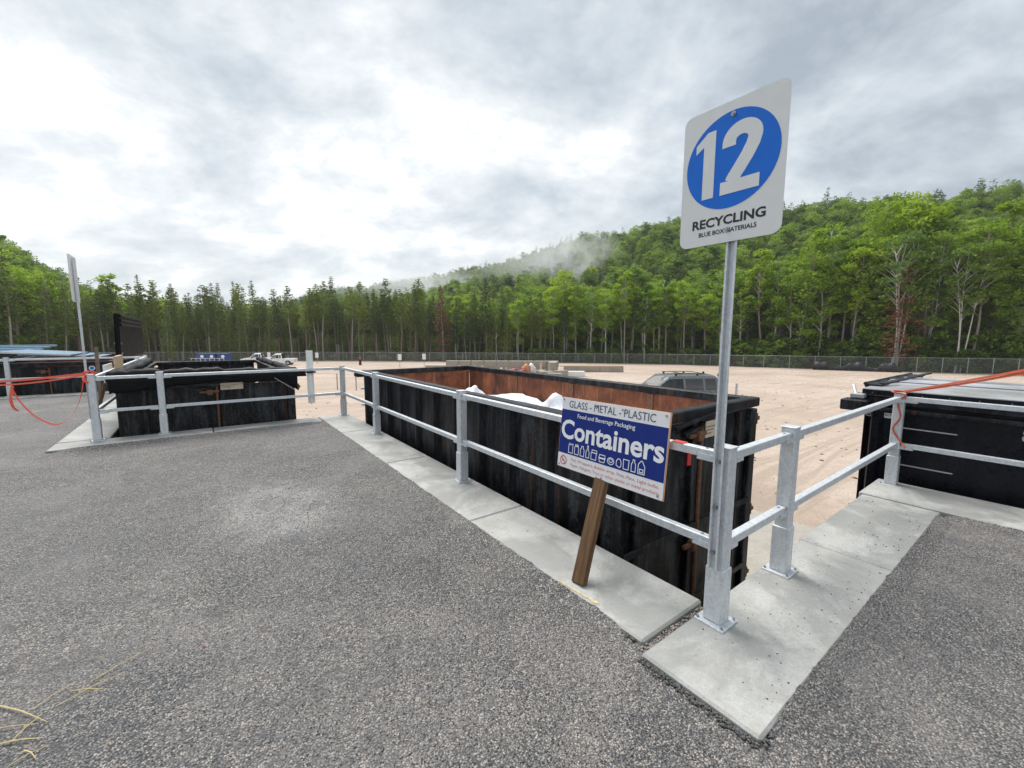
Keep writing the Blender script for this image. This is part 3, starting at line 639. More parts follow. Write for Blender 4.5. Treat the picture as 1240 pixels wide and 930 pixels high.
# ---- bags in the open container
def blob(name, mat, c, r, seed, sub=3, amp=0.18, tie=True):
    rr = np.random.default_rng(seed); sub += 1; bm = bmesh.new(); bmesh.ops.create_icosphere(bm, subdivisions=sub, radius=1)
    ph = rr.uniform(0, 6.28, (7, 3)); fr = rr.uniform(-1, 1, (7, 3))*np.array([2, 3, 5, 7, 9, 12, 15])[:, None]*1.3
    for v in bm.verts:
        d = sum(math.sin(fr[i] @ np.array(v.co)+ph[i, 0]) for i in range(7))/7
        k = 1+amp*d*1.6+amp*0.5*abs(math.sin(9*v.co.x+7*v.co.y+ph[0, 1]))
        p = v.co*k
        if tie and v.co.z > 0.86: p.z += (v.co.z-0.86)*2.2; p.x *= 0.75; p.y *= 0.75
        v.co = Vector((p.x*r[0]+c[0], p.y*r[1]+c[1], p.z*r[2]+c[2]))
    me = bpy.data.meshes.new(name); bm.to_mesh(me); bm.free(); me.polygons.foreach_set('use_smooth', [True]*len(me.polygons))
    return link(name, me, mat)
hv = []; hf = []; hn, hm = 14, 34
for j in range(hm+1):
    for i in range(hn+1):
        x = 0.40+2.32*i/hn; y = 1.25+6.15*j/hm
        hv.append((x, y, 0.46-0.10*math.cos((y-3.4)*0.9)+0.07*math.sin(3.1*x+2.3*y)+rng.uniform(-0.05, 0.05)-0.35*max(0, y-5.2)*0.5))
for j in range(hm):
    for i in range(hn): hf.append((j*(hn+1)+i, j*(hn+1)+i+1, (j+1)*(hn+1)+i+1, (j+1)*(hn+1)+i))
tag(MB().add(hv, hf).build('bagged_recycling', 'bag_white'), 'white bagged recycling heaped inside the rust-lined container', 'recycling', kind='stuff')
for i, (bx, by, bz, br, lab) in enumerate([
    (1.10, 4.60, 0.53, (0.30, 0.34, 0.26), 'knotted white bag in the container, nearest the middle railing post'),
    (1.20, 3.62, 0.52, (0.46, 0.56, 0.31), 'wide bulging white bag in the container, second from the railing post'),
    (1.20, 2.74, 0.53, (0.40, 0.42, 0.29), 'small peaked white bag in the container, left of the containers sign'),
    (1.00, 2.22, 0.56, (0.34, 0.34, 0.30), 'white bag in the container partly behind the top left corner of the containers sign')]):
    tag(blob('plastic_bag', 'bag_white', (bx, by, bz), br, 20+i, tie=i in (0, 2)), lab, 'bag', 'white bags on the heap')

# ------------------------------------------------------------------ sign 12 and sign 11
def sign_frame(o, x, y, z):               # local x = viewer's right (-Y), local y = up, local z = toward viewer (-X)
    o.matrix_world = Matrix(((0, 0, -1, x), (-1, 0, 0, y), (0, 1, 0, z), (0, 0, 0, 1)))
def ZX(a, b, d): return (a, b, d)
def upole(parent, z0, z1, x, y):          # U-channel pole
    m = MB(); prof = [(-0.028, 0.0), (-0.017, 0.0), (-0.012, 0.021), (0.012, 0.021), (0.017, 0.0), (0.028, 0.0), (0.028, 0.005), (0.020, 0.005), (0.015, 0.026), (-0.015, 0.026), (-0.020, 0.005), (-0.028, 0.005)]
    m.prism(prof, lambda a, b, d: (x-0.026+b, y-a, d), z0, z1)
    p = m.build('pole', 'galvanised_steel', parent)
    m = MB()
    zz = z0+0.1
    while zz < min(z1, 1.06):
        m.tube([(x-0.0261+0.021, y, zz), (x-0.034, y, zz)], 0.010, 6); zz += 0.27
    m.build('pole_bolt', 'screw_steel', p)
    return p
def number_sign(label, px, py, digits):
    t = thing('number_sign', label, 'sign', 'numbered recycling signs')
    upole(t, 0.345, 2.86, px-0.047, py+0.005)
    w, h = 0.535, 0.71
    cy, cz = py+0.03, 2.545
    f = empty('tmp'); sign_frame(f, px-0.0865, cy, cz); Mx = f.matrix_world.copy(); Mx = Matrix(((0, 0, -1, px-0.0865), (-1, 0, 0, cy), (0, 1, 0, cz), (0, 0, 0, 1))); bpy.data.objects.remove(f)
    def put(mb_, name, mat, parent):
        me = mb_.mesh(name); me.transform(Mx); return link(name, me, mat, parent)
    pl = put(MB().prism(rrect(w, h, 0.045, 6), ZX, -0.004, 0.0), 'plate', 'sign_white', t)
    if not digits: return t
    put(MB().add([(a, b+0.062, 0.001) for a, b in arc(0, 0, 0.242, 0, 360, 63)[:-1]], [tuple(range(63))]), 'disc', 'sign_blue', pl)
    m = MB(); m.add([(-0.146, -0.108, 0.002), (-0.082, -0.108, 0.002), (-0.082, 0.238, 0.002), (-0.126, 0.238, 0.002), (-0.146, 0.222, 0.002)], [(0, 1, 2, 3, 4)])
    m.add([(-0.190, 0.142, 0.0022), (-0.1459, 0.170, 0.0022), (-0.1459, 0.222, 0.0022), (-0.190, 0.186, 0.0022)], [(0, 1, 2, 3)])
    put(m, 'digit', 'sign_white', pl)
    m = MB()
    path = [(-0.009, 0.128), (-0.009, 0.150)]+arc(0.056, 0.150, 0.065, 175, -20, 18, 0.056)+[(0.112, 0.112), (0.088, 0.066), (0.052, 0.012), (0.018, -0.036), (0.012, -0.050)]
    stroke(m, path, 0.070, z=0.002)
    m.add([(-0.046, -0.108, 0.0023), (0.152, -0.108, 0.0023), (0.152, -0.043, 0.0023), (-0.046, -0.043, 0.0023)], [(0, 1, 2, 3)])
    put(m, 'digit', 'sign_white', pl)
    for body, wd, ht, yy, bold in (('RECYCLING', 0.385, 0.050, -0.238, 0.030), ('BLUE BOX MATERIALS', 0.305, 0.024, -0.294, 0.022)):
        me = text_chars(body, wd, ht, bold)
        me.transform(Matrix.Translation((0, yy, 0.0012))); me.transform(Mx); link('lettering', me, 'ink_black', pl)
    for yy in (0.285, -0.292):
        m = MB().tube([(0.005, yy, 0.0016), (0.005, yy, 0.006)], 0.013, 12); m.tube([(0.005, yy, 0.006), (0.005, yy, 0.011)], 0.007, 6)
        put(m, 'bolt', 'screw_steel', pl)
    return t
number_sign('tall white sign with blue disc and large number 12 on the corner post', 0, 0, True)
number_sign('tall white sign seen edge-on on the far left corner post', -DX, DY+0.05, False)

# ------------------------------------------------------------------ leaning containers sign
cs = thing('containers_sign', 'white and navy board reading Containers leaning on the railing, on a wooden post', 'sign')
Mw = Matrix(((-0.013, 0.1099, -0.9939, -0.0664), (-0.9998, 0.0132, 0.0145, 0.8196), (0.0147, 0.9939, 0.1097, 0.9273), (0, 0, 0, 1)))
def putw(mb_, name, mat, parent, smooth=False):
    me = mb_.mesh(name); me.transform(Mw); return link(name, me, mat, parent)
bw, bh = 0.985, 0.562
core = putw(MB().box(-bw/2, bw/2, -bh/2, bh/2, -0.016, -0.0022), 'board', 'board_edge', cs)
putw(MB().prism(rrect(bw-0.004, bh-0.004, 0.012, 3), ZX, -0.002, 0.0), 'face', 'board_white', core)
putw(MB().add([(-bw/2+0.004, -0.166, 0.001), (bw/2-0.004, -0.166, 0.001), (bw/2-0.004, 0.185, 0.001), (-bw/2+0.004, 0.185, 0.001)], [(0, 1, 2, 3)]), 'panel', 'board_navy', core)
def lettering(body, wd, ht, xx, yy, z, mat, bold=0.0):
    me = (text_chars if bold > 0 else text_mesh)(body, wd, ht, bold); me.transform(Matrix.Translation((xx, yy, z))); me.transform(Mw); link('lettering', me, mat, core)
lettering('GLASS - METAL - PLASTIC', 0.80, 0.055, -0.01, 0.232, 0.0012, 'ink_navy', 0.0)
lettering('Food and Beverage Packaging', 0.545, 0.042, -0.035, 0.143, 0.0022, 'ink_white', 0.008)
lettering('Containers', 0.95, 0.156, 0.0, 0.030, 0.0022, 'ink_white', 0.024)
lettering('Foil, Wrappers, Bubble wrap, Pots, Pans, Light bulbs,', 0.80, 0.030, 0.06, -0.203, 0.0012, 'ink_red', 0.0)
lettering('Paper, Hangers, Toys or other plastic or metal products.', 0.81, 0.030, 0.065, -0.244, 0.0012, 'ink_red', 0.0)
m = MB(); stroke(m, arc(-0.425, -0.222, 0.033, 0, 360, 28)[:-1], 0.008, True, 0.0012); stroke(m, [(-0.446, -0.199), (-0.404, -0.245)], 0.008, z=0.0016); putw(m, 'prohibition_mark', 'red_ring', core)
m = MB(); stroke(m, [(-0.435, -0.234), (-0.435, -0.209), (-0.418, -0.234), (-0.418, -0.209)], 0.005, z=0.0010); putw(m, 'pictogram', 'ink_black', core)
IC = [  # outline pictograms, local boxes about 0.05 wide and 0.085 high
    [[(0, 0), (0, .06), (.008, .075), (.02, .06), (.03, .072), (.045, .07), (.045, 0)]],
    [[(0, 0), (0, .055), (.008, .062), (.034, .062), (.042, .055), (.042, 0)], [(.006, .066), (.006, .075), (.036, .075), (.036, .066)]],
    [[(0, 0), (0, .05), (.01, .062), (.01, .075), (.028, .075), (.028, .062), (.038, .05), (.038, 0)]],
    [[(0, 0), (0, .045), (.011, .062), (.011, .09), (.021, .09), (.021, .062), (.032, .045), (.032, 0)]],
    [[(0, 0), (0, .05), (.05, .05), (.05, 0)], [(.006, .052), (.006, .07), (.052, .07), (.056, .05)]],
    [[(0, .03), (.006, .052), (.055, .052), (.061, .03)], [(.003, .025), (.008, 0), (.053, 0), (.058, .025)]],
    [arc(.03, .026, .03, 0, 330, 14, .024), arc(.03, .03, .018, 0, 330, 10, .012)],
    [[(0, 0.01), (0, .04), (.012, .058), (.03, .058), (.042, .04), (.042, .01), (.03, 0)]],
    [[(0, 0), (-.003, .066), (.045, .066), (.042, 0)]],
    [[(0, 0), (0, .05), (.01, .065), (.01, .08), (.024, .08), (.024, .065), (.034, .05), (.034, 0)]],
    [[(0, 0), (0, .06), (.02, .085), (.03, .085), (.052, .05), (.052, 0)], [(.012, .01), (.012, .03), (.04, .03), (.04, .01)]]]
xo = -0.375
for ic in IC:
    m = MB(); wmax = 0
    for k, pl_ in enumerate(ic):
        stroke(m, [(xo+a, -0.150+b) for a, b in pl_], 0.0055, len(pl_) > 3, 0.0020+0.0002*k); wmax = max(wmax, max(a for a, b in pl_))
    putw(m, 'pictogram', 'ink_white', core); xo += wmax+0.021
m = MB()
for a, b in ((-0.475, 0.262), (0.465, 0.258), (-0.47, -0.262), (0.455, -0.258), (-0.02, -0.268), (-0.12, 0.252), (0.12, 0.252)): m.tube([(a, b, 0.0014), (a, b, 0.005)], 0.0075, 8)
putw(m, 'screw', 'screw_steel', core)
a = Vector((-0.395, 0.745, 0.004)); b = Vector((-0.005, 0.868, 0.78))
d = (b-a).normalized(); sy = Vector((0, 1, 0)); sy = (sy-d*sy.dot(d)).normalized(); sx = sy.cross(d)
me = MB().box(-0.025, 0.025, -0.052, 0.052, 0, (b-a).length, 0.004).mesh('post')
po = link('post', me, 'wood_post', cs)
po.matrix_local = Matrix(((sx.x, sy.x, d.x, a.x), (sx.y, sy.y, d.y, a.y), (sx.z, sy.z, d.z, a.z), (0, 0, 0, 1)))
# red tape tied round the rail next to the board
tr = thing('tape', 'red tape tied on the top rail at the right edge of the containers board', 'tape')
MB().box(-0.030, 0.030, 0.25, 0.33, 1.0325, 1.035, 0.001).build('band', 'red_tape', tr)
MB().box(1.34, 1.41, 1.005, 1.017, 0.44, 0.56, 0.002).build('red_reflector', 'red_reflector', c12)

# bay 11: the same kind of board seen from behind
bs = thing('leaning_board', 'white board on a brown stake leaning on the railing beside the tarp-edged container', 'sign')
MB().box(-3.86, -3.84, 9.55, 10.45, 0.80, 1.13, 0.002).build('face', 'board_white', bs)
MB().bar((-4.22, 10.9, 0.004), (-3.86, 9.95, 0.92), 0.055, 0.045).build('stake', 'wood_post', bs)
tag(MB().box(-3.75, -3.70, 9.9, 10.7, 0.86, 1.28, 0.004).build('plywood_sheet', 'plywood'), 'bare plywood sheet standing beside the white leaning board', 'plywood')
tag(MB().prism([(-4.34, 12.1), (-4.285, 12.09), (-4.28, 12.15), (-4.335, 12.16)], lambda a_, b_, d_: (a_+0.02*(d_ > 0.5), b_, d_), -0.03, 1.42).build('timber_post', 'bark_brown'), 'dark timber post standing behind the far left corner post', 'post')
# PVC pipe tied to the back of the middle railing
pv = thing('pvc_pipe', 'white plastic pipe tied upright behind the rail between the two left containers', 'pipe')
n = 16; m = MB()
prof = [(0.064, 0.31), (0.064, 1.385), (0.056, 1.385), (0.056, 0.31)]
for i in range(n):
    a0 = 2*math.pi*i/n
    for (r_, z_) in prof: m.v.append((-0.60+r_*math.cos(a0)-0.006*z_, 8.205+r_*math.sin(a0), z_))
for i in range(n):
    for j in range(4): m.f.append((i*4+j, ((i+1) % n)*4+j, ((i+1) % n)*4+(j+1) % 4, i*4+(j+1) % 4))
m.build('pipe', 'pvc_white', pv, smooth=False)
MB().box(-0.69, -0.52, 8.075, 8.28, 0.935, 0.962, 0.002).build('strap', 'tarp_black', pv)

# ------------------------------------------------------------------ ribbons
def sag(a, b, s, n=16): 
    a, b = Vector(a), Vector(b); return [a.lerp(b, i/n)-Vector((0, 0, s*4*(i/n)*(1-i/n))) for i in range(n+1)]
orb = thing('orange_ribbon', 'bright orange ribbon tied to the far left corner post with a drooping loop', 'ribbon')
MB().ribbon(sag((-3.86, 8.05, 1.09), (-5.6, 10.1, 0.86), 0.02), 0.035, (0.1, 0, 1)).build('strand', 'orange_ribbon', orb)
MB().ribbon(sag((-3.86, 8.05, 1.07), (-5.6, 10.1, 0.82), 0.05), 0.025, (0.1, 0, 1)).build('strand', 'orange_ribbon', orb)
lp = [(-4.985, 9.50, 0.80), (-4.90, 9.40, 0.60), (-4.72, 9.12, 0.40), (-4.50, 8.75, 0.29), (-4.28, 8.42, 0.27), (-4.08, 8.18, 0.42), (-3.95, 8.08, 0.68), (-3.88, 8.03, 0.98)]
def smooth_pts(p, n=5):
    p = [Vector(q) for q in p]; o = []
    for i in range(len(p)-1):
        a, b, c, d = p[max(i-1, 0)], p[i], p[i+1], p[min(i+2, len(p)-1)]
        for k in range(n):
            t = k/n; o.append(0.5*((2*b)+(c-a)*t+(2*a-5*b+4*c-d)*t*t+(3*b-a-3*c+d)*t*t*t))
    return o+[p[-1]]
MB().ribbon(smooth_pts(lp), 0.032, (0.55, -0.35, 0.75)).build('loop', 'orange_ribbon', orb)
MB().ribbon(smooth_pts([(-4.98, 9.52, 0.82), (-5.01, 9.5, 0.62), (-4.99, 9.48, 0.47), (-4.93, 9.45, 0.40)]), 0.06, (0.8, -0.6, 0)).build('tail', 'orange_ribbon', orb)
MB().tube(smooth_pts([(-3.87, 8.05, 1.10), (-3.80, 8.04, 1.12), (-3.745, 8.10, 1.09), (-3.80, 8.17, 1.07), (-3.87, 8.12, 1.05), (-3.88, 8.05, 0.98), (-3.83, 8.04, 0.94)]), 0.016, 6).build('knot', 'orange_ribbon', orb)
ost = thing('orange_strap', 'dull orange strap stretched up to the right from the post by the covered container', 'strap')
MB().ribbon(sag((3.93, -0.02, 1.085), (1.0, -1.50, 1.72), 0.012, 20), 0.020, (0.05, 0, 1)).build('strand', 'orange_strap', ost)
MB().ribbon([v+Vector((0.012, 0, 0.004)) for v in sag((3.93, -0.02, 1.075), (1.0, -1.50, 1.715), 0.03, 20)], 0.018, (0.05, 0, 1)).build('strand', 'orange_strap', ost)
MB().tube(smooth_pts([(3.875, -0.06, 1.08), (3.99, -0.055, 1.082), (3.99, 0.06, 1.08), (3.873, 0.055, 1.076), (3.874, -0.05, 1.05), (3.874, 0.0, 0.95), (3.874, -0.03, 0.8), (3.872, 0.02, 0.66), (3.868, -0.06, 0.52), (3.84, -0.10, 0.47)]), 0.009, 6).build('tail', 'orange_strap', ost)

# ------------------------------------------------------------------ left-hand bay 10 and beyond
c10 = container('black container at the left edge behind the distant railing', -2*DX+0.30, -2*DX+2.95, 2*DY+0.30, 2*DY+6.9, 0.90, ZB, pitch=0.9)
MB().tube([(-5.05, 16.445, 0.70), (-5.05, 16.44, 0.70)], 0.07, 18).build('emblem', 'ink_white', c10); MB().tube([(-5.05, 16.439, 0.70), (-5.05, 16.437, 0.70)], 0.045, 18).build('emblem', 'sign_blue', c10)
ol = thing('open_lid', 'tall black ribbed lid standing open at the left, behind the tarp-edged container', 'lid')
mb = MB(); nl = 14; LZ0, LZ1 = 0.92, 2.36
prof = [(-4.56, 16.9), (-4.50, 16.9), (-4.44, 16.98), (-4.44, 23.6), (-4.56, 23.6)]
mb.prism(prof, lambda a_, b_, d_: (a_+0.10*max(0, d_-2.0), b_+(0.35*max(0, d_-2.1) if b_ < 18 else -0.2*max(0, d_-2.1)), d_), LZ0, LZ1)
mb.build('panel', 'lid_black', ol)
for zz in (2.30, 2.16, 2.02): MB().tube([(-4.40, 17.1, zz), (-4.40, 23.4, zz)], 0.045, 8).build('rib', 'lid_black', ol)
for zz in (1.1, 1.42): MB().box(-4.60, -4.42, 17.2, 17.3, zz-0.03, zz+0.03, 0.005).build('handle', 'lid_grey', ol)
# bay 9: container with blue sheet lids
c9 = container('far black container under blue lids at the left edge', -3*DX+0.2, -3*DX+2.8, 3*DY+0.3, 3*DY+6.5, 0.85, ZB, pitch=1.2)
for i in range(5):
    bl = MB().box(-3*DX+0.1, -3*DX+3.0, 3*DY+0.4+i*1.2, 3*DY+1.5+i*1.2, 0.9+0.05*i, 0.98+0.05*i, 0.02).build('blue_lid', 'blue_plastic', c9)
for i in range(3):
    q = thing('blue_lid_stack', ['pale blue sheet lid tilted above the left-edge black container', 'second pale blue sheet lid lying left of the tilted one', 'lowest pale blue sheet lid on the left-edge black container'][i], 'lid')
    x0 = -7.15+0.25*i
    MB().prism([(x0, 0.94+0.10*(2-i)), (x0+1.5, 0.92+0.06*(2-i)), (x0+1.5, 0.96+0.06*(2-i)), (x0, 1.0+0.10*(2-i))], lambda a_, b_, d_: (a_, d_, b_), 17.5+0.6*i, 20.2+0.4*i).build('sheet', 'blue_plastic', q)
    MB().bar((x0+0.02, 17.48+0.6*i, 0.975+0.10*(2-i)), (x0+1.5, 17.48+0.6*i, 0.945+0.06*(2-i)), 0.05, 0.05).build('edge_tube', 'galvanised_steel', q)

# ------------------------------------------------------------------ things in the lower yard
def yard(px, depth, dz=0.0):               # a spot on the yard seen in column px at a given depth
    xc = (px-620)/FPX*depth; X, Y = F(xc, depth); return Vector((X, Y, ground_z(xc, depth)+dz))
YAW = -TH                                   # local x = camera right, local y = away from the camera
# vehicles: local x = length (nose at -x), y = width, z up
def wheel(parent, x, y, r=0.38):
    w = MB().tube([(x, y-0.12, r), (x, y-0.09, r), (x, y+0.09, r), (x, y+0.12, r)], [r*0.86, r, r, r*0.86], 20).build('wheel', 'rubber', parent)
    MB().tube([(x, y-0.125, r), (x, y+0.125, r)], r*0.58, 14).build('rim', 'car_silver', w)
def vehicle(label, cat, loc, rz, paint, kind, L=5.2, Wd=1.95, H=1.85, group=None):
    t = thing('suv' if kind == 'suv' else 'pickup_truck', label, cat, group, loc, rz)
    zb, zs = 0.42, 1.08
    hood = 1.45 if kind == 'suv' else 1.35
    cab1 = L-0.12 if kind == 'suv' else 3.35
    x0 = -L/2
    y = Wd/2
    # lower body with wheel arches
    def archprof():
        p = [(0.02, 0.55), (0.05, zb)]
        for cx in (0.95, L-1.05):
            p += [(cx-0.46, zb)]+[(cx-0.46*math.cos(R_(k)), zb+0.40*math.sin(R_(k))) for k in range(20, 180, 20)]+[(cx+0.46, zb)]
        p += [(L-0.03, zb), (L, 0.6), (L-0.02, zs), (hood, zs+0.03), (0.45, zs-0.06), (0.08, zs-0.18)]
        return p
    body = MB().prism(archprof(), lambda a_, b_, d_: (x0+a_, d_, b_), y, -y).build('body', paint, t)
    bevel_mod(body, 0.05, 3)
    if kind == 'pickup': MB().box(x0+cab1+0.1, x0+L-0.08, -y+0.12, y-0.12, zs-0.002, zs+0.03).build('bed_cover', 'lid_black' if False else paint, body)
    # greenhouse: one lofted shell, cut along its own grid lines into roof, pillars and panes
    wf = hood+0.80; re_ = cab1-(0.42 if kind == 'suv' else 0.22)
    wins = [(hood+0.42, hood+1.46, 'clear_glass')]+([(hood+1.56, hood+2.38, 'tinted_glass'), (hood+2.48, re_-0.02, 'tinted_glass')] if kind == 'suv' else [(hood+1.54, re_-0.02, 'tinted_glass')])
    st = sorted(set([round(v_, 3) for v_ in list(np.linspace(hood+0.02, wf, 7))+list(np.linspace(wf, re_, 9))+list(np.linspace(re_, cab1, 5))+[q for w_ in wins for q in w_[:2]]]))
    def top(x_):
        if x_ < wf: f_ = (x_-hood-0.02)/(wf-hood-0.02); return zs+(H-0.05-zs)*(f_*1.12-0.12*f_*f_)
        if x_ > re_: f_ = (x_-re_)/(cab1-re_); return H-0.03-(H-0.03-zs)*f_**1.5
        f_ = (x_-wf)/(re_-wf); return H-0.05+0.02*f_+0.22*f_*(1-f_)*0.5
    tl_ = [0, 0.10, 0.45, 0.84, 1.0]
    def sect(x_):
        h_ = top(x_); P_ = []
        for q in tl_: P_.append((x0+x_, -(y-0.03-0.20*q**1.5*(h_-zs)/(H-zs)), zs+(h_-zs)*q*0.97))
        ye = -P_[-1][1]
        for q in (0.82, 0.45, 0, -0.45, -0.82): P_.append((x0+x_, -ye*q, h_+0.035*(1-q*q)))
        for q in tl_[::-1]: P_.append((x0+x_, y-0.03-0.20*q**1.5*(h_-zs)/(H-zs), zs+(h_-zs)*q*0.97))
        return P_
    SEC = [sect(x_) for x_ in st]; groups = {}
    for a_ in range(len(st)-1):
        xm_ = (st[a_]+st[a_+1])/2
        for b2 in range(len(SEC[0])-1):
            side = b2 in (1, 2) or b2 in (len(SEC[0])-3, len(SEC[0])-4); upper = 4 <= b2 <= len(SEC[0])-6
            key = ('roof', paint)
            if upper and xm_ < wf and 4 < b2 < len(SEC[0])-6: key = ('windscreen', 'windscreen_glass')
            elif upper and xm_ > re_: key = ('rear_window', 'tinted_glass')
            elif not upper and xm_ < wf and not side: key = ('front_pillar', 'pillar_silver' if kind == 'suv' else paint)
            if side:
                for n_, (w0, w1, gm) in enumerate(wins):
                    if w0 <= xm_ <= w1: key = ('window', gm, n_, b2 > 6)
            groups.setdefault(key, MB()).add([SEC[a_][b2], SEC[a_+1][b2], SEC[a_+1][b2+1], SEC[a_][b2+1]], [(0, 1, 2, 3)])
    for key, m in groups.items():
        o = m.build(key[0], key[1], t, smooth=True); bm = bmesh.new(); bm.from_mesh(o.data); bmesh.ops.remove_doubles(bm, verts=bm.verts, dist=1e-4); bm.to_mesh(o.data); bm.free()
    for s in (-1, 1):
        MB().box(x0+hood+0.40, x0+hood+0.56, s*(y+0.0), s*(y+0.2), zs, zs+0.18, 0.03).build('mirror', 'rubber', t)
        MB().box(x0+0.01, x0+0.16, s*(y-0.45), s*(y-0.10), zs-0.34, zs-0.16, 0.02).build('headlight', 'clear_glass', t)
        MB().box(x0+L-0.10, x0+L+0.01, s*(y-0.22), s*(y-0.05), zs-0.42, zs-0.10, 0.02).build('tail_light', 'red_reflector', t)
        for hx in (hood+1.30, hood+2.15): MB().box(x0+hx, x0+hx+0.18, s*(y+0.0), s*(y+0.035), zs-0.20, zs-0.16, 0.005).build('door_handle', 'rubber', t)
        wheel(t, x0+0.95, s*(y-0.14)); wheel(t, x0+L-1.05, s*(y-0.14))
    MB().box(x0+hood+0.1, x0+cab1-0.1, -y+0.1, y-0.1, zs-0.1, zs+0.005).build('interior_deck', 'cloth_dark', t)
    for s in (-1, 1): MB().box(x0+hood+1.05, x0+hood+1.25, s*0.42-0.24, s*0.42+0.24, zs, zs+0.52, 0.06).build('front_seat', 'cloth_dark', t)
    if kind == 'suv':
        for s in (-1, 1):
            m = MB().tube([(x0+wf+0.3, s*0.66, H+0.06), (x0+cab1-0.8, s*0.66, H+0.06)], 0.016, 6)
            for k in range(3): m.box(x0+wf+0.35+k*1.0, x0+wf+0.43+k*1.0, s*0.66-0.02, s*0.66+0.02, H-0.06, H+0.06)
            m.build('roof_rack', 'rubber', t)
        for k in range(2): MB().tube([(x0+wf+0.7+k*1.0, -0.66, H+0.07), (x0+wf+0.7+k*1.0, 0.66, H+0.07)], 0.016, 6).build('roof_bar', 'rubber', t)
    return t
sl_ = yard(808, 19.6); suv = vehicle('dark grey SUV with driver, seen over the open container', 'car', sl_, YAW+R_(4), 'car_dark', 'suv', L=5.0, H=1.80)
# driver: one skinned body, child hair
def person_mesh():
    me = bpy.data.meshes.new('person')
    V = [(0.0, 0, 0.95), (0.0, 0, 1.12), (0.02, 0, 1.30), (-0.01, 0, 1.40), (-0.03, 0, 1.47), (-0.05, 0, 1.56), (-0.05, 0, 1.64),
         (0.0, 0.19, 1.28), (-0.18, 0.24, 1.10), (-0.42, 0.16, 1.16), (0.0, -0.19, 1.28), (-0.18, -0.24, 1.10), (-0.42, -0.16, 1.16)]
    E_ = [(0, 1), (1, 2), (2, 3), (3, 4), (4, 5), (5, 6), (2, 7), (7, 8), (8, 9), (2, 10), (10, 11), (11, 12)]
    rad = [0.16, 0.15, 0.15, 0.075, 0.065, 0.10, 0.075, 0.075, 0.055, 0.04, 0.075, 0.055, 0.04]
    me.from_pydata(V, E_, []); o = link('person', me, 'cloth_dark')
    o.modifiers.new('skin', 'SKIN'); sv = me.skin_vertices[0].data
    for i, r_ in enumerate(rad): sv[i].radius = (r_*1.0, r_*(1.15 if i < 3 else 1.0))
    sv[0].use_root = True
    o.modifiers.new('sub', 'SUBSURF').levels = 2; o.modifiers['sub'].render_levels = 2
    return o
pe = person_mesh(); tag(pe, 'driver in dark clothes sitting at the wheel of the dark SUV', 'person')
off = Matrix.Rotation(YAW+R_(4), 3, 'Z') @ Vector((-5.0/2+1.45+0.86, -0.42, 0.05)); pe.location = sl_+off; pe.rotation_euler = (0, 0, YAW+R_(4))
bm = bmesh.new(); bmesh.ops.create_uvsphere(bm, u_segments=14, v_segments=10, radius=0.088)
for v in bm.verts:
    v.co.z *= 1.2
    if v.co.x < -0.06 and abs(v.co.y) < 0.03 and abs(v.co.z) < 0.03: v.co.x -= 0.025
me = bpy.data.meshes.new('face'); bm.to_mesh(me); bm.free(); o = link('face', me, 'skin', pe); o.location = (-0.062, 0, 1.575)
bm = bmesh.new(); bmesh.ops.create_uvsphere(bm, u_segments=14, v_segments=10, radius=0.10)
for v in bm.verts: v.co.z *= 1.1
bmesh.ops.delete(bm, geom=[v for v in bm.verts if v.co.z < -0.03 or (v.co.x < -0.055 and v.co.z < 0.05)], context='VERTS')
me = bpy.data.meshes.new('hair'); bm.to_mesh(me); bm.free(); o = link('hair', me, 'hair_brown', pe); o.location = (-0.045, 0, 1.60)
vehicle('white pickup truck parked by the fence, left of the other', 'pickup truck', yard(313, 73), YAW+R_(18), 'car_white', 'pickup', H=1.9, group='white pickups by the fence')
vehicle('white pickup truck parked by the fence, nearest the white pipe', 'pickup truck', yard(338, 69), YAW+R_(12), 'car_white', 'pickup', H=1.9, group='white pickups by the fence')
vehicle('black car half hidden behind the tarp-edged container', 'car', yard(213, 40), YAW+R_(-5), 'lid_black', 'suv', L=4.7, H=1.62)

# blue bins with white labels
for i, px in enumerate((247, 258.5, 272)):
    t = thing('blue_bin', ['blue bin with white label, leftmost of three by the fence', 'middle blue bin with white label by the fence', 'blue bin with white label, rightmost of three by the fence'][i], 'bin', 'blue bins by the fence', yard(px, 72), YAW)
    MB().prism([(-0.75, 0.1), (0.75, 0.1), (0.80, 1.75), (-0.80, 1.75)], lambda a_, b_, d_: (a_, d_, b_), -0.7, 0.7).build('body', 'blue_bin', t)
    MB().box(-0.84, 0.84, -0.76, 0.76, 1.75, 1.87, 0.03).build('lid', 'blue_bin', t)
    MB().add([(0.2+0.30*a_, -0.712, 1.35+0.26*b_) for a_, b_ in arc(0, 0, 1, 0, 340, 17)], [tuple(range(18))]).build('label_plate', 'ink_white', t)
    for s in (-1, 1): MB().box(s*0.6-0.08, s*0.6+0.08, -0.6, 0.6, 0.0, 0.1).build('skid', 'rubber', t)
t = thing('railing', 'low pale railing standing before the blue bins', 'railing', G, yard(250, 67), YAW)
for k in range(8): MB().box(-2.5+k*0.75, -2.44+k*0.75, -0.03, 0.03, -0.1, 1.15).build('post', 'galvanised_steel', t)
for zz in (1.12, 0.6): MB().box(-2.5, 2.81, -0.025, 0.025, zz-0.03, zz+0.03).build('rail', 'galvanised_steel', t)

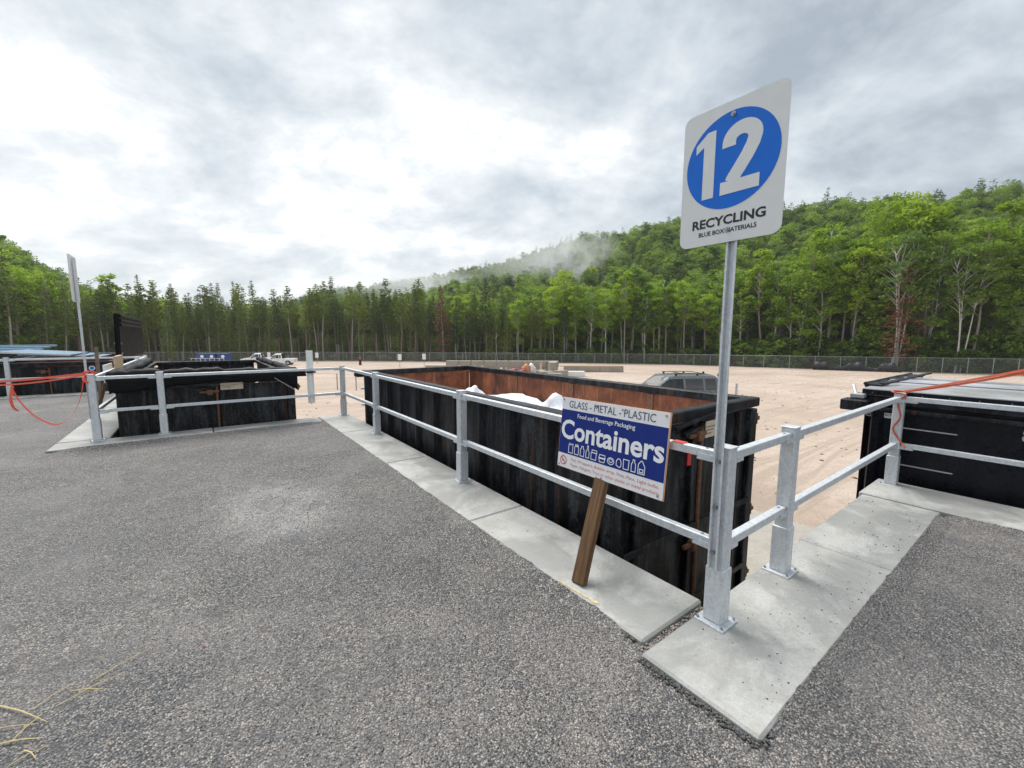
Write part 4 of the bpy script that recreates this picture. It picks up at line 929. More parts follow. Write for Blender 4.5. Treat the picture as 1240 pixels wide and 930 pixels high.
# concrete block bunker
bk = thing('block_wall', 'weathered concrete block bunker wall in the middle of the yard', 'wall')
blk = MB().box(-0.73, 0.73, -0.38, 0.38, 0, 0.73, 0.03).mesh('block'); blk.materials.append(MAT['old_concrete'])
def block(parent, px, depth, lvl, rz=0.0, sc=1.0):
    o = link('block', blk, None, parent); p = yard(px, depth); o.location = (p.x+rng.uniform(-.03, .03), p.y+rng.uniform(-.03, .03), p.z-0.03+lvl*0.735); o.rotation_euler = (0, 0, YAW+rz+rng.uniform(-.015, .015)); o.scale = (sc, 1, 1); return o
for lvl in (0, 1):
    for i in range(9): block(bk, 545+i*15.1+lvl*3, 50, lvl)
    for i in range(3): block(bk, 671-i*1.0, 48.9-i*1.52, lvl*(i < 3), R_(90))
bk2 = thing('block_wall', 'low single-course concrete block wall right of the bunker', 'wall')
for i in range(5): block(bk2, 690+i*14.4, 52, 0)
MB().box(-3.9, 3.9, -0.3, 0.3, 0, 0.12).build('timber', 'plywood', bk2).matrix_local = Matrix.Translation(yard(716, 52, 0.70)) @ Matrix.Rotation(YAW, 4, 'Z')
bk3 = thing('block_wall', 'short low concrete block wall left of the bunker', 'wall')
for i in range(2): block(bk3, 522+i*14, 54, 0)
bk4 = thing('block_wall', 'loose concrete blocks lying before the bunker corner', 'wall')
for px, dp, rz in ((662, 41, 20), (672, 38, -15), (655, 43, 70), (680, 43, 40)): block(bk4, px, dp, 0, R_(rz), 0.9)
for i, (px, dp, r_, mt, lab) in enumerate([
    (622, 47, (0.55, 0.4, 0.32), 'trash_red', 'red rubbish heaped against the block bunker'), (613, 47, (0.42, 0.35, 0.30), 'trash_blue', 'blue rubbish at the left end of the bunker heap'),
    (637, 47.5, (0.5, 0.4, 0.55), 'trash_orange', 'orange rubbish leaning on the block bunker'), (644, 47.8, (0.42, 0.4, 0.62), 'bag_white', 'white bag on top of the bunker rubbish heap'),
    (630, 46, (0.4, 0.3, 0.24), 'trash_blue', 'small blue rubbish in front of the red heap'), (626, 46.2, (0.3, 0.3, 0.2), 'bag_white', 'small white scrap in front of the red heap'),
    (633, 46.8, (0.4, 0.3, 0.30), 'trash_red', 'small red rubbish right of the red heap'), (598, 47, (0.4, 0.4, 0.3), 'rubber', 'dark rubbish left of the bunker heap'), (607, 47.2, (0.25, 0.3, 0.3), 'plywood', 'tan rubbish between the dark and blue pieces')]):
    p = yard(px, dp); tag(blob('rubbish', mt, (p.x, p.y, p.z+r_[2]*0.8), r_, 60+i, 2, 0.45, False), lab, 'rubbish', 'rubbish at the bunker')
for i, px in enumerate((556, 575, 584, 655)):
    t = MB().box(-0.12, 0.12, -0.05, 0.05, -0.05, 1.0 if i < 3 else 1.3, 0.01).build('marker_board', 'tag_beige'); t.location = yard(px, 47); t.rotation_euler = (0, 0, YAW)
    tag(t, ['pale upright board before the left part of the bunker', 'pale upright board before the middle of the bunker', 'pale upright board just left of the dark rubbish', 'tall pale upright board in the bunker corner'][i], 'board')
t = MB().box(-0.95, 0.95, -0.4, 0.4, 0, 0.55, 0.04).build('white_chest', 'board_white'); t.location = yard(697, 44); t.rotation_euler = (0, 0, YAW); tag(t, 'white box lying in the yard right of the bunker', 'box')
# small white signs on stakes
for px, dp, lab in ((484, 62, 'small white sign on a stake, left of the pair near the fence'), (513.5, 66, 'small white sign on a stake, right of the pair near the fence'), (384, 74, 'small white marker sign just right of the white pipe'), (326, 76, 'small white sign above the white pickup trucks')):
    t = thing('yard_sign', lab, 'sign', 'small yard signs', yard(px, dp), YAW)
    MB().box(-0.03, 0.03, -0.03, 0.03, -0.2, 1.9).build('stake', 'steel_post', t); MB().box(-0.28, 0.28, -0.06, -0.03, 1.1, 2.0, 0.01).build('plate', 'board_white', t)
t = thing('yard_sign', 'tiny white sign beyond the left-edge container', 'sign', 'small yard signs', yard(84.5, 52), YAW)
MB().box(-0.04, 0.04, -0.03, 0.03, -0.2, 1.6).build('stake', 'steel_post', t); MB().box(-0.32, 0.32, -0.06, -0.03, 1.35, 1.85, 0.01).build('plate', 'board_white', t)
t = thing('marker_post', 'small red-topped marker post near the fence', 'post', None, yard(436, 70), YAW)
MB().prism([(-0.18, -0.1), (0.18, -0.1), (0.14, 0.9), (-0.14, 0.9)], lambda a_, b_, d_: (a_, d_, b_), -0.15, 0.15).build('base', 'rubber', t); MB().tube([(0, 0, 0.9), (0, 0, 1.1), (0, 0, 1.3), (0, 0, 1.36)], [0.16, 0.18, 0.15, 0.05], 10).build('cap', 'trash_red', t)
# thin cable-fence posts
cf = thing('cable_fence', 'thin steel post-and-cable line across the yard behind the open container', 'fence')
cps = [(372, 30), (407, 29.5), (430, 29), (455, 29), (687, 26), (739, 24), (784, 22.5), (894, 20.4)]
for i, (px, dp) in enumerate(cps):
    p = yard(px, dp); MB().tube([p-Vector((0, 0, 0.1)), p+Vector((0, 0, 1.15 if i < 7 else 1.3))], 0.035 if i < 7 else 0.06, 8).build('post', 'steel_post' if i < 7 else 'galvanised_steel', cf)
for a_, b_ in zip(cps, cps[1:]):
    if a_[0] == 455: continue
    for zz in (1.1,): MB().tube([yard(*a_, zz), yard(*b_, zz)], 0.008, 5).build('cable', 'steel_post', cf)
p = yard(901.5, 20.6); tag(MB().tube([p, p+Vector((0, 0, 0.75))], 0.016, 6).build('thin_stake', 'steel_post'), 'thin short stake right of the pale steel post', 'stake')

# ------------------------------------------------------------------ chain-link fence before the trees
fence_px = np.concatenate([np.linspace(-120, 420, 20), np.linspace(440, 900, 24), np.linspace(925, 1420, 17)])
def fpt(px):
    d_ = float(np.interp(px, TLX, TLD))-3.2; return yard(px, d_), d_
fe = thing('chain_link_fence', 'long grey chain-link fence in front of the trees', 'fence')
pts = []
for i in range(len(fence_px)-1):
    a_, b_ = fpt(fence_px[i])[0], fpt(fence_px[i+1])[0]; n_ = max(1, int(round((b_-a_).length/3.0)))
    for k in range(n_):
        px = fence_px[i]+(fence_px[i+1]-fence_px[i])*k/n_; pts.append(fpt(px)[0])
pm = MB().tube([(0, 0, -0.2), (0, 0, 1.95)], 0.045, 6).mesh('post'); pm.materials.append(MAT['fence_steel'])
fv = []; ff = []; uvs = []; run = 0
for i, p in enumerate(pts):
    o = link('post', pm, None, fe); o.location = p
    if i: run += (pts[i]-pts[i-1]).length
    fv += [tuple(p+Vector((0, 0, 0.02))), tuple(p+Vector((0, 0, 1.86)))]; uvs += [(run, 0), (run, 1.84)]
    if i: ff.append((2*i-2, 2*i, 2*i+1, 2*i-1))
me = bpy.data.meshes.new('mesh_panel'); me.from_pydata(fv, [], ff); ul = me.uv_layers.new()
for lp_ in me.loops: ul.data[lp_.index].uv = uvs[lp_.vertex_index]
link('mesh_panel', me, 'chain_link_mesh', fe)
MB().tube([p+Vector((0, 0, 1.88)) for p in pts], 0.028, 5).build('top_rail', 'fence_steel', fe)
# black silt fence sagging before the right part
sf = thing('silt_fence', 'sagging black silt fabric at the foot of the fence on the right', 'fence')
fv = []; ff = []
for i in range(31):
    px = 985+i*3.6; d_ = float(np.interp(px, TLX, TLD))-4.6; p = yard(px, d_)
    hgt = 0.85+0.35*math.sin(i*0.55)+0.15*math.sin(i*1.7); fv += [(p.x, p.y, p.z-0.1), (p.x+0.1*math.sin(i), p.y+0.1*math.cos(i*1.3), p.z+max(0.25, hgt))]
    if i: ff.append((2*i-2, 2*i, 2*i+1, 2*i-1))
    if i % 6 == 0: MB().bar(p-Vector((0, 0, 0.1)), p+Vector((0, 0, 1.2)), 0.06).build('stake', 'wood_post', sf)
o = MB().add(fv, ff).build('fabric', 'silt_black', sf, smooth=True); m_ = o.modifiers.new('thick', 'SOLIDIFY'); m_.thickness = 0.02

# ------------------------------------------------------------------ trees
def leaf_mesh(name, cen, size, mat, flat=0.5, seed=0, aspect=1.0):
    r_ = np.random.default_rng(seed); n = len(cen); cen = np.asarray(cen, float); size = np.asarray(size, float)[:, None]
    nrm = r_.normal(size=(n, 3)); nrm[:, 2] = np.abs(nrm[:, 2])+flat*1.6; nrm /= np.linalg.norm(nrm, axis=1)[:, None]
    t = r_.normal(size=(n, 3)); a = np.cross(nrm, t); a /= np.linalg.norm(a, axis=1)[:, None]; b = np.cross(nrm, a)
    a *= size*0.5; b *= size*0.5*aspect
    dz = nrm*size*0.12
    v = np.stack([cen-a*1.1, cen-b*0.75-dz, cen+a*1.1, cen+b*0.75+dz], 1).reshape(-1, 3)
    me = bpy.data.meshes.new(name); me.vertices.add(n*4); me.vertices.foreach_set('co', v.ravel())
    me.loops.add(n*4); me.loops.foreach_set('vertex_index', np.arange(n*4, dtype=np.int32))
    me.polygons.add(n); me.polygons.foreach_set('loop_start', np.arange(0, n*4, 4, dtype=np.int32)); me.polygons.foreach_set('loop_total', np.full(n, 4, dtype=np.int32))
    me.update(calc_edges=True); me.materials.append(MAT[mat]); return me
def trunk_path(H, lean, r_, n=7):
    ph = r_.uniform(0, 6.28, 2); return [Vector((lean*H*t*t*0.6+0.012*H*math.sin(4*t+ph[0]), 0.012*H*math.sin(5*t+ph[1]), H*t)) for t in np.linspace(0, 1, n)]
def at_z(P, z):
    for a, b in zip(P, P[1:]):
        if a.z <= z <= b.z: return a.lerp(b, (z-a.z)/(b.z-a.z+1e-9))
    return P[-1]
def conifer(seed, H=15, cb=0.45, Rm=1.5, pw=0.8, dens=10, leaf=0.30, lmat='needle_dark', bmat='bark_grey', tr=0.17, stubs=True, droop=0.25, step=0.34, gap=0.0):
    r_ = np.random.default_rng(seed); P = trunk_path(H, r_.uniform(-0.03, 0.03), r_)
    mb = MB(); mb.tube([P[0]-Vector((0, 0, 0.6))]+P, [tr*1.15]+[tr*(1-0.9*t)+0.015 for t in np.linspace(0, 1, len(P))], 6)
    cen = []; z = cb*H
    while z < H*0.995:
        t = (H-z)/(H*(1-cb)); L0 = Rm*(t**pw)*(1-0.35*max(0, t-0.75)/0.25)
        c0 = at_z(P, z); nb = int(r_.integers(4, 7)); a0 = r_.uniform(0, 6.28)
        for k in range(nb):
            if r_.random() < gap: continue
            L = L0*r_.uniform(0.55, 1.25)+0.12; az = a0+k*6.283/nb+r_.uniform(-.4, .4); dz = -droop*r_.uniform(0.4, 1.5)+0.5*(1-t)
            dr = np.array([math.cos(az), math.sin(az), dz])
            nl = max(3, int(L*dens)); s = r_.uniform(0.12, 1.0, nl)**0.75
            q = np.array(c0)[None]+dr[None]*(s*L)[:, None]; q[:, 2] -= 0.25*droop*L*s*s
            q += r_.normal(size=(nl, 3))*np.array([0.13, 0.13, 0.07])*(0.5+0.7*L0/1.5)
            cen.append(q)
            if L > 0.9 and k % 2 == 0: mb.tube([c0, Vector(np.array(c0)+dr*L*0.75)], [0.025, 0.008], 3, False)
        z += step*r_.uniform(0.7, 1.3)
    if stubs:
        for i in range(26):
            z = r_.uniform(0.10, cb)*H; c0 = at_z(P, z); az = r_.uniform(0, 6.28); L = r_.uniform(0.3, 1.2)
            mb.tube([c0, c0+Vector((math.cos(az)*L, math.sin(az)*L, r_.uniform(-0.3, 0.25)))], [0.02, 0.006], 3, False)
    cen = np.concatenate(cen); tm = mb.mesh('trunk', True); tm.materials.append(MAT[bmat])
    return tm, leaf_mesh('crown', cen, r_.uniform(0.7, 1.3, len(cen))*leaf, lmat, 0.45, seed+1, 0.62)
def broadleaf(seed, H=15, cb=0.35, Rm=2.3, ncl=42, per=75, leaf=0.34, lmat='leaf_broad', bmat='bark_pale', tr=0.15, stems=1, low=0.15):
    r_ = np.random.default_rng(seed); mb = MB(); cen = []
    Ps = []
    for sidx in range(stems):
        P = trunk_path(H*(r_.uniform(0.86, 0.98) if stems == 1 else r_.uniform(0.70, 0.82)), r_.uniform(-0.05, 0.05)+(0.16*(sidx-(stems-1)/2) if stems > 1 else 0), r_)
        if stems > 1: P = [p+Vector((0.25*(sidx-(stems-1)/2), 0.2*math.sin(sidx*2.1), 0)) for p in P]
        Ps.append(P); mb.tube([P[0]-Vector((0, 0, 0.6))]+P, [tr*1.15]+[tr*(1-0.88*t)+0.012 for t in np.linspace(0, 1, len(P))], 6)
    for i in range(ncl):
        P = Ps[i % stems]
        t = r_.uniform(0, 1)**0.85 if r_.random() > low else r_.uniform(-0.45, 0.1); z = (cb+(1-cb)*t)*H*0.97
        prof = math.sqrt(max(0.05, 1-(max(0, t-0.45)/0.58)**2)) if t > 0.45 else 0.70+0.67*max(t, -0.3)
        rad = Rm*prof*math.sqrt(r_.uniform(0.10, 1.0)); az = r_.uniform(0, 6.28)
        axis = at_z(P, min(z, P[-1].z)); c = Vector((axis.x+rad*math.cos(az), axis.y+rad*math.sin(az), z))
        if t < 0: c.x = axis.x+rad*0.5*math.cos(az)
        sc = Rm*r_.uniform(0.20, 0.36); n = int(per*r_.uniform(0.6, 1.3))
        q = r_.normal(size=(n, 3)); q /= np.linalg.norm(q, axis=1)[:, None]; q *= (r_.random(n)**0.4)[:, None]
        cen.append(np.array(c)[None]+q*np.array([sc*1.25, sc*1.25, sc*0.72]))
        st = at_z(P, max(0.12*H, z-rad*0.8-0.3)); mb.tube([st, st.lerp(c, 0.5)+Vector((0, 0, 0.15)), c], [0.035+tr*0.15, 0.022, 0.008], 4, False)
    cen = np.concatenate(cen); tm = mb.mesh('trunk', True); tm.materials.append(MAT[bmat])
    return tm, leaf_mesh('crown', cen, r_.uniform(0.65, 1.35, len(cen))*leaf, lmat, 0.35, seed+1, 0.7)
PROTO = {}
PROTO['spruce'] = [conifer(100+i, H=15+0.6*i, cb=0.36+0.05*(i % 3), Rm=1.65+0.2*(i % 3), pw=0.72, dens=15, lmat='needle_dark', bmat=('bark_grey', 'bark_brown')[i % 2]) for i in range(5)]
PROTO['pine'] = [conifer(150+i, H=15.5+0.6*i, cb=0.55+0.04*(i % 2), Rm=2.1, pw=0.6, dens=15, leaf=0.36, lmat='needle_pine', bmat=('bark_brown', 'bark_grey')[i % 2], droop=0.0, step=0.42, gap=0.15) for i in range(4)]
PROTO['fullspruce'] = [conifer(180+i, H=14+i, cb=0.10, Rm=2.1, lmat='needle_pine', bmat='bark_grey', dens=11, droop=0.2, stubs=False) for i in range(3)]
PROTO['spire'] = [conifer(190+i, H=16, cb=0.3, Rm=1.15, lmat='needle_dark', bmat='bark_grey', dens=18, droop=0.3) for i in range(2)]
PROTO['dead'] = [conifer(200, H=15, cb=0.16, Rm=2.3, lmat='needle_dead', bmat='bark_grey', dens=14, leaf=0.34, droop=0.12, gap=0.34, step=0.44)]
PROTO['maple'] = [broadleaf(300+i, H=15+0.5*i, cb=0.46+0.04*(i % 2), Rm=2.1+0.2*(i % 3), ncl=38, per=80, low=0.06, lmat=('leaf_broad', 'leaf_lime')[i % 2], bmat=('bark_pale', 'bark_grey')[i % 2], tr=0.155) for i in range(6)]
PROTO['bushy'] = [broadleaf(340+i, H=14+i, cb=0.14, Rm=3.0, ncl=70, per=70, leaf=0.36, lmat=('leaf_broad', 'leaf_lime')[i % 2], bmat='bark_grey', tr=0.17, low=0.1) for i in range(4)]
PROTO['birch'] = [broadleaf(360+i, H=19, cb=0.52, Rm=2.8, ncl=64, per=70, leaf=0.33, lmat='leaf_hill', bmat='bark_birch', tr=0.09, stems=3, low=0.06) for i in range(2)]
PROTO['shrub'] = [broadleaf(380+i, H=3.2, cb=0.05, Rm=1.3, ncl=22, per=40, leaf=0.26, lmat='shrub_leaf', bmat='bark_grey', tr=0.035, stems=3, low=0.05) for i in range(3)]
PROTO['hillbroad'] = [broadleaf(400+i, H=13+i, cb=0.12, Rm=3.3, ncl=55, per=52, leaf=0.50, lmat='leaf_hill', bmat='bark_grey', tr=0.2, low=0.05) for i in range(4)]
PROTO['hillpine'] = [conifer(450+i, H=18+1.5*i, cb=0.18, Rm=2.9, pw=0.6, dens=7, leaf=0.55, lmat='needle_dark', bmat='bark_grey', droop=0.0, step=0.7, gap=0.3, stubs=False) for i in range(3)]
def tree(name, kind, idx, px, depth, sc, rz, label, group, lean=(0, 0)):
    t = tag(empty(name, yard(px, depth), rz), label, 'tree', group); t.scale = (sc, sc, sc); t.rotation_euler = (lean[0], lean[1], rz)
    tm, cm = PROTO[kind][idx % len(PROTO[kind])]
    link('trunk', tm, None, t); c = link('crown', cm, None, t); return t, c
rr = random.Random(11)
LAB = {'spruce': ('spruce_tree', 'dark spruce with long bare trunk in the row behind the fence'), 'pine': ('pine_tree', 'tall pine with tufted top and bare brown trunk behind the fence'),
       'maple': ('broadleaf_tree', 'slim pale-trunked broadleaf tree with light green crown behind the fence'), 'bushy': ('bushy_tree', 'bushy green broadleaf tree with foliage low to the ground behind the fence'),
       'fullspruce': ('fir_tree', 'full conical green fir with branches to the ground behind the fence'), 'spire': ('spire_spruce', 'very narrow dark spire spruce rising above the row behind the fence')}
HTX = [-200, 0, 100, 200, 400, 520, 600, 700, 800, 900, 950, 1010, 1100, 1240, 1400]
HTH = [18, 15.5, 14.2, 14.6, 14.6, 15.4, 15.0, 15.2, 15.6, 16.0, 17.0, 18.0, 19.5, 17.5, 18]     # tree height along the line
PH_ = {'spruce': 16, 'pine': 16.2, 'maple': 15.5, 'bushy': 15, 'fullspruce': 15, 'spire': 16}
CROWNS = {}
def pick(px):
    u = rr.random()
    if px < 95: return 'bushy' if u < 0.6 else ('fullspruce' if u < 0.85 else 'spruce')
    if px < 330: return 'spruce' if u < 0.48 else ('fullspruce' if u < 0.72 else ('pine' if u < 0.88 else 'maple'))
    if px < 545: return 'pine' if u < 0.55 else ('spruce' if u < 0.92 else 'spire')
    if px < 620: return 'maple' if u < 0.45 else ('spruce' if u < 0.75 else ('spire' if u < 0.85 else 'fullspruce'))
    if px < 880: return 'maple' if u < 0.86 else ('bushy' if u < 0.92 else 'spruce')
    return 'maple' if u < 0.36 else ('bushy' if u < 0.93 else 'spruce')
ZONES = [(20, 'at the far left edge'), (95, 'left of the edge-on sign'), (190, 'behind the open black lid'), (290, 'behind the blue bins'), (370, 'behind the white pickups'), (460, 'right of the white pipe'), (540, 'behind two small signs'),
         (610, 'behind left half of bunker'), (680, 'behind right half of bunker'), (770, 'behind the low block wall'), (870, 'behind the dark SUV'), (960, 'just right of the sign pole'), (1050, 'left of the rust-brown dead spruce'), (1140, 'around the white birches'), (1210, 'right of the birches'), (9999, 'at the far right edge')]
KN = {'spruce': 'bare-trunked dark spruce', 'pine': 'tuft-topped pine', 'maple': 'slim light green broadleaf tree', 'bushy': 'bushy broadleaf tree', 'fullspruce': 'full green fir', 'spire': 'narrow spire spruce'}
ORD = ['first', 'second', 'third', 'fourth', 'fifth', 'sixth', 'seventh', 'eighth', 'ninth', 'tenth', 'eleventh', 'twelfth']
ROWN = ['front-row', 'second-row', 'back-row']; cnt = {}
for row, (dd, sp) in enumerate(((0.6, 2.8), (3.6, 3.0), (7.0, 3.4))):
    px = -40.0
    while px < 1300:
        depth = float(np.interp(px, TLX, TLD))+dd+rr.uniform(-1.2, 1.2)
        k = pick(px)
        if row == 0 and k == 'bushy' and 95 < px < 960: k = 'maple'
        H = float(np.interp(px, HTX, HTH))*rr.uniform(0.76, 1.13)*(1+0.04*row)
        zone = next(z for lim, z in ZONES if px < lim); n_ = cnt.get((row, k, zone), 0); cnt[(row, k, zone)] = n_+1
        t, c = tree(LAB[k][0], k, rr.randrange(9), px, depth, H/PH_[k], rr.uniform(0, 6.28), f'{ORD[min(n_, 11)]} {ROWN[row]} {KN[k]} from left, {zone}', 'trees along the fence', (rr.uniform(-.045, .045), rr.uniform(-.045, .045)))
        CROWNS.setdefault(k, []).append(c)
        stp = sp*rr.uniform(0.55, 1.45)*(1.35 if k == 'bushy' else 1.0)*(0.85 if px < 545 else 1.0)
        px += stp/depth*FPX
# individual trees one can point at
tree('dead_spruce', 'dead', 0, 1086, 55.6, 0.95, 0.5, 'rust-brown dead spruce among the white birch trunks on the right', None)
tree('dead_spruce', 'dead', 0, 536, 90.2, 1.08, 2.5, 'rust-red dead spruce rising above the pines near the centre', None)
tree('dead_spruce', 'dead', 0, 1108, 56, 0.55, 4.0, 'low rust-brown dead spruce right of the taller dead one', None)
tree('birch_tree', 'birch', 0, 1083, 56.0, 0.98, 0.2+YAW, 'white-trunked birch clump right behind the rust-brown dead spruce', None)
tree('birch_tree', 'birch', 1, 1122, 56.5, 0.95, 1.0+YAW, 'white-trunked leaning birch clump right of the dead spruce', None)
tree('birch_tree', 'birch', 0, 1160, 53.0, 0.85, -0.3+YAW, 'white-trunked birch clump furthest right', None)
tree('pine_tree', 'pine', 1, 470, 96, 1.12, 0.4, 'tall open-topped pine standing out above the row left of centre', None)
tree('pine_tree', 'pine', 2, 507, 94, 1.08, 1.4, 'feathery light green pine left of the red dead spruce', None)
tree('fir_tree', 'fullspruce', 1, 205, 80, 0.72, 0.4, 'pale green young fir standing forward of the dark spruces on the left', None)
# hill woods and the trees behind the first rows: too many to count -> stuff, instances of the same crowns
def gn_scatter(name, label, plist, variants):
    """plist: (x,y,z,rz,scale,variant)"""
    vs = [bpy.data.objects.new('x', None)] ; bpy.data.objects.remove(vs[0])
    P = np.array([p[:3] for p in plist]); me = bpy.data.meshes.new(name); me.vertices.add(len(P)); me.vertices.foreach_set('co', P.ravel())
    for nm, typ, col in (('rz', 'FLOAT', 3), ('sc', 'FLOAT', 4), ('vi', 'INT', 5)):
        a = me.attributes.new(nm, typ, 'POINT'); a.data.foreach_set('value', [(int if typ == 'INT' else float)(p[col]) for p in plist])
    o = link(name, me); tag(o, label, 'forest', kind='stuff')
    ng = bpy.data.node_groups.new(name, 'GeometryNodeTree')
    ng.interface.new_socket('Geometry', in_out='INPUT', socket_type='NodeSocketGeometry'); ng.interface.new_socket('Geometry', in_out='OUTPUT', socket_type='NodeSocketGeometry')
    gi = ng.nodes.new('NodeGroupInput'); go = ng.nodes.new('NodeGroupOutput'); join = ng.nodes.new('GeometryNodeJoinGeometry')
    def attr(nm, typ):
        n = ng.nodes.new('GeometryNodeInputNamedAttribute'); n.data_type = typ; n.inputs['Name'].default_value = nm; return n.outputs['Attribute']
    rz, sc, vi = attr('rz', 'FLOAT'), attr('sc', 'FLOAT'), attr('vi', 'INT')
    cx = ng.nodes.new('ShaderNodeCombineXYZ'); ng.links.new(rz, cx.inputs[2])
    e2r = ng.nodes.new('FunctionNodeEulerToRotation'); ng.links.new(cx.outputs[0], e2r.inputs[0])
    for k, ob in enumerate(variants):
        cmp_ = ng.nodes.new('FunctionNodeCompare'); cmp_.data_type = 'INT'; cmp_.operation = 'EQUAL'
        ng.links.new(vi, cmp_.inputs[2]); cmp_.inputs[3].default_value = k
        oi = ng.nodes.new('GeometryNodeObjectInfo'); oi.inputs['Object'].default_value = ob; oi.inputs['As Instance'].default_value = True
        ip = ng.nodes.new('GeometryNodeInstanceOnPoints')
        ng.links.new(gi.outputs[0], ip.inputs['Points']); ng.links.new(cmp_.outputs[0], ip.inputs['Selection']); ng.links.new(oi.outputs['Geometry'], ip.inputs['Instance'])
        ng.links.new(e2r.outputs[0], ip.inputs['Rotation']); ng.links.new(sc, ip.inputs['Scale']); ng.links.new(ip.outputs[0], join.inputs[0])
    ng.links.new(join.outputs[0], go.inputs[0])
    md = o.modifiers.new('scatter', 'NODES'); md.node_group = ng; return o
# one real hill tree of each kind (trunk and crown), reused by the scatter
HV = []
hl = ['broad round-headed tree at the foot of the right hill', 'round green tree above the fence row on the right hill', 'deep green round tree low on the right hill', 'rounded tree low on the hill behind the sign',
      'tall dark pine on the right hill skyline', 'dark layered pine on the skyline at the right', 'dark pine on the hill crest right of the numbered sign']
spots = [(905, 100), (985, 92), (1030, 100), (850, 115), (1200, 148), (1160, 150), (985, 186)]
for i in range(7):
    k, j = ('hillbroad', i) if i < 4 else ('hillpine', i-4)
    t, c = tree('hill_tree' if i < 4 else 'hill_pine', k, j, spots[i][0], spots[i][1], 1.0, i*1.3, hl[i], None); HV.append(c)
for k in ('spruce', 'maple', 'bushy'): HV.append(CROWNS[k][0])
HV.append(CROWNS['fullspruce'][0]); HV.append(CROWNS['maple'][1])
hillp = []; forep = []
r3 = np.random.default_rng(5)
def addp(lst, px, depth, sc, v):
    xc = (px-620)/FPX*depth; X, Y = F(xc, depth); lst.append((X, Y, ground_z(xc, depth)-0.3, r3.uniform(0, 6.28), sc, v))
for i in range(1500):                       # flat wood just behind the rows
    px = r3.uniform(-140, 1380); T = float(np.interp(px, TLX, TLD)); depth = T+8+abs(r3.uniform(0, 1))**1.3*45
    v = (int(r3.choice([7, 10, 9, 8])) if px < 230 else (10 if depth > T+19 else 7)) if px < 560 else int(r3.choice([8, 8, 8, 11, 11, 0]))
    addp(forep, px, depth, float(np.interp(px, HTX, HTH))/15.5*r3.uniform(0.72, 1.0), v)
n_h = 0
while n_h < 5200:                            # the slopes
    px = r3.uniform(-140, 1400); T = float(np.interp(px, TLX, TLD))+30; rd = float(np.interp(px, RGX, RGD)); rz_ = float(np.interp(px, RGX, RGZ))
    if rz_ < 0: continue
    depth = math.sqrt(r3.uniform(T*T, (rd+35)**2))
    if r3.random() > min(1.0, (depth/220)**0.35): continue
    up_ = (depth-T)/max(1, rd-T); pine = r3.random() < (0.14 if up_ < 0.75 else 0.30)
    v = int(r3.integers(4, 7)) if pine else int(r3.integers(0, 4))
    if r3.random() < 0.06: v = 11
    sc = r3.uniform(0.55, 1.12)*(0.85 if pine else 1.0)
    addp(hillp, px, depth, sc, v); n_h += 1
gn_scatter('forest_belt', 'dense shaded wood behind the first rows of trees', forep, HV)
gn_scatter('hill_forest', 'wooded hillsides rising behind the yard', hillp, HV)
shp = []
shr = []
for i in range(3):
    px = (742, 830, 905)[i]; T = float(np.interp(px, TLX, TLD))
    t, c = tree('shrub', 'shrub', i, px, T-0.6, 1.0, i, ['low green shrub growing through the fence left of the SUV', 'low green shrub behind the fence above the SUV', 'low green shrub behind the fence right of the sign pole'][i], None); t['category'] = 'shrub'; shr.append(c)
for i in range(620):
    px = r3.uniform(-60, 1330); px = px if px > 640 or r3.random() < 0.15 else r3.uniform(640, 1330)
    T = float(np.interp(px, TLX, TLD)); addp(shp, px, T+r3.uniform(-1.2, 9), r3.uniform(0.35, 0.95)*(1.15 if px < 880 else 1.9), int(r3.integers(0, 3)))
o = gn_scatter('undergrowth', 'green undergrowth at the foot of the trees', shp, shr); o['category'] = 'undergrowth'

# ------------------------------------------------------------------ loose chips on asphalt and slabs
def chips(name, label, pts, sizes, mat, seed):
    r_ = np.random.default_rng(seed); n = len(pts); base = np.array([(1, 0, 0), (-1, 0, 0), (0, 1, 0), (0, -1, 0), (0, 0, 1), (0, 0, -1)], float)
    v = base[None]*r_.uniform(0.55, 1.25, (n, 6, 1)); v[:, :, 2] *= 0.6
    an = r_.uniform(0, 6.28, n); ca, sa = np.cos(an)[:, None], np.sin(an)[:, None]
    x = v[:, :, 0]*ca-v[:, :, 1]*sa; y = v[:, :, 0]*sa+v[:, :, 1]*ca; v[:, :, 0] = x; v[:, :, 1] = y
    v[:, :, 2] += 0.25*v[:, :, 0]*r_.normal(size=(n, 1))
    v = v*np.asarray(sizes)[:, None, None]+np.asarray(pts)[:, None, :]
    f0 = np.array([(0, 2, 4), (2, 1, 4), (1, 3, 4), (3, 0, 4), (2, 0, 5), (1, 2, 5), (3, 1, 5), (0, 3, 5)])
    f = (f0[None]+(np.arange(n)*6)[:, None, None]).reshape(-1)
    me = bpy.data.meshes.new(name); me.vertices.add(n*6); me.vertices.foreach_set('co', v.ravel()); nf = n*8
    me.loops.add(nf*3); me.loops.foreach_set('vertex_index', f.astype(np.int32)); me.polygons.add(nf)
    me.polygons.foreach_set('loop_start', np.arange(0, nf*3, 3, dtype=np.int32)); me.polygons.foreach_set('loop_total', np.full(nf, 3, dtype=np.int32)); me.update(calc_edges=True)
    tag(link(name, me, mat), label, 'gravel', kind='stuff')
r4 = np.random.default_rng(9)
def on_lot(x, y): return (y < -0.52 and x < 3.3) or (-0.52 <= y < 7.66 and x < -0.59 and not False) or (y >= 7.66 and x < -4.35)
def lot_pts(n, maxd):
    o = []
    while len(o) < n:
        d_ = maxd*r4.random()**0.62+0.6; a_ = r4.uniform(-0.98, 0.98); x, y = F(d_*math.tan(a_)*0.72, d_)
        if on_lot(x, y): o.append((x, y, AZ+0.001))
    return np.array(o)
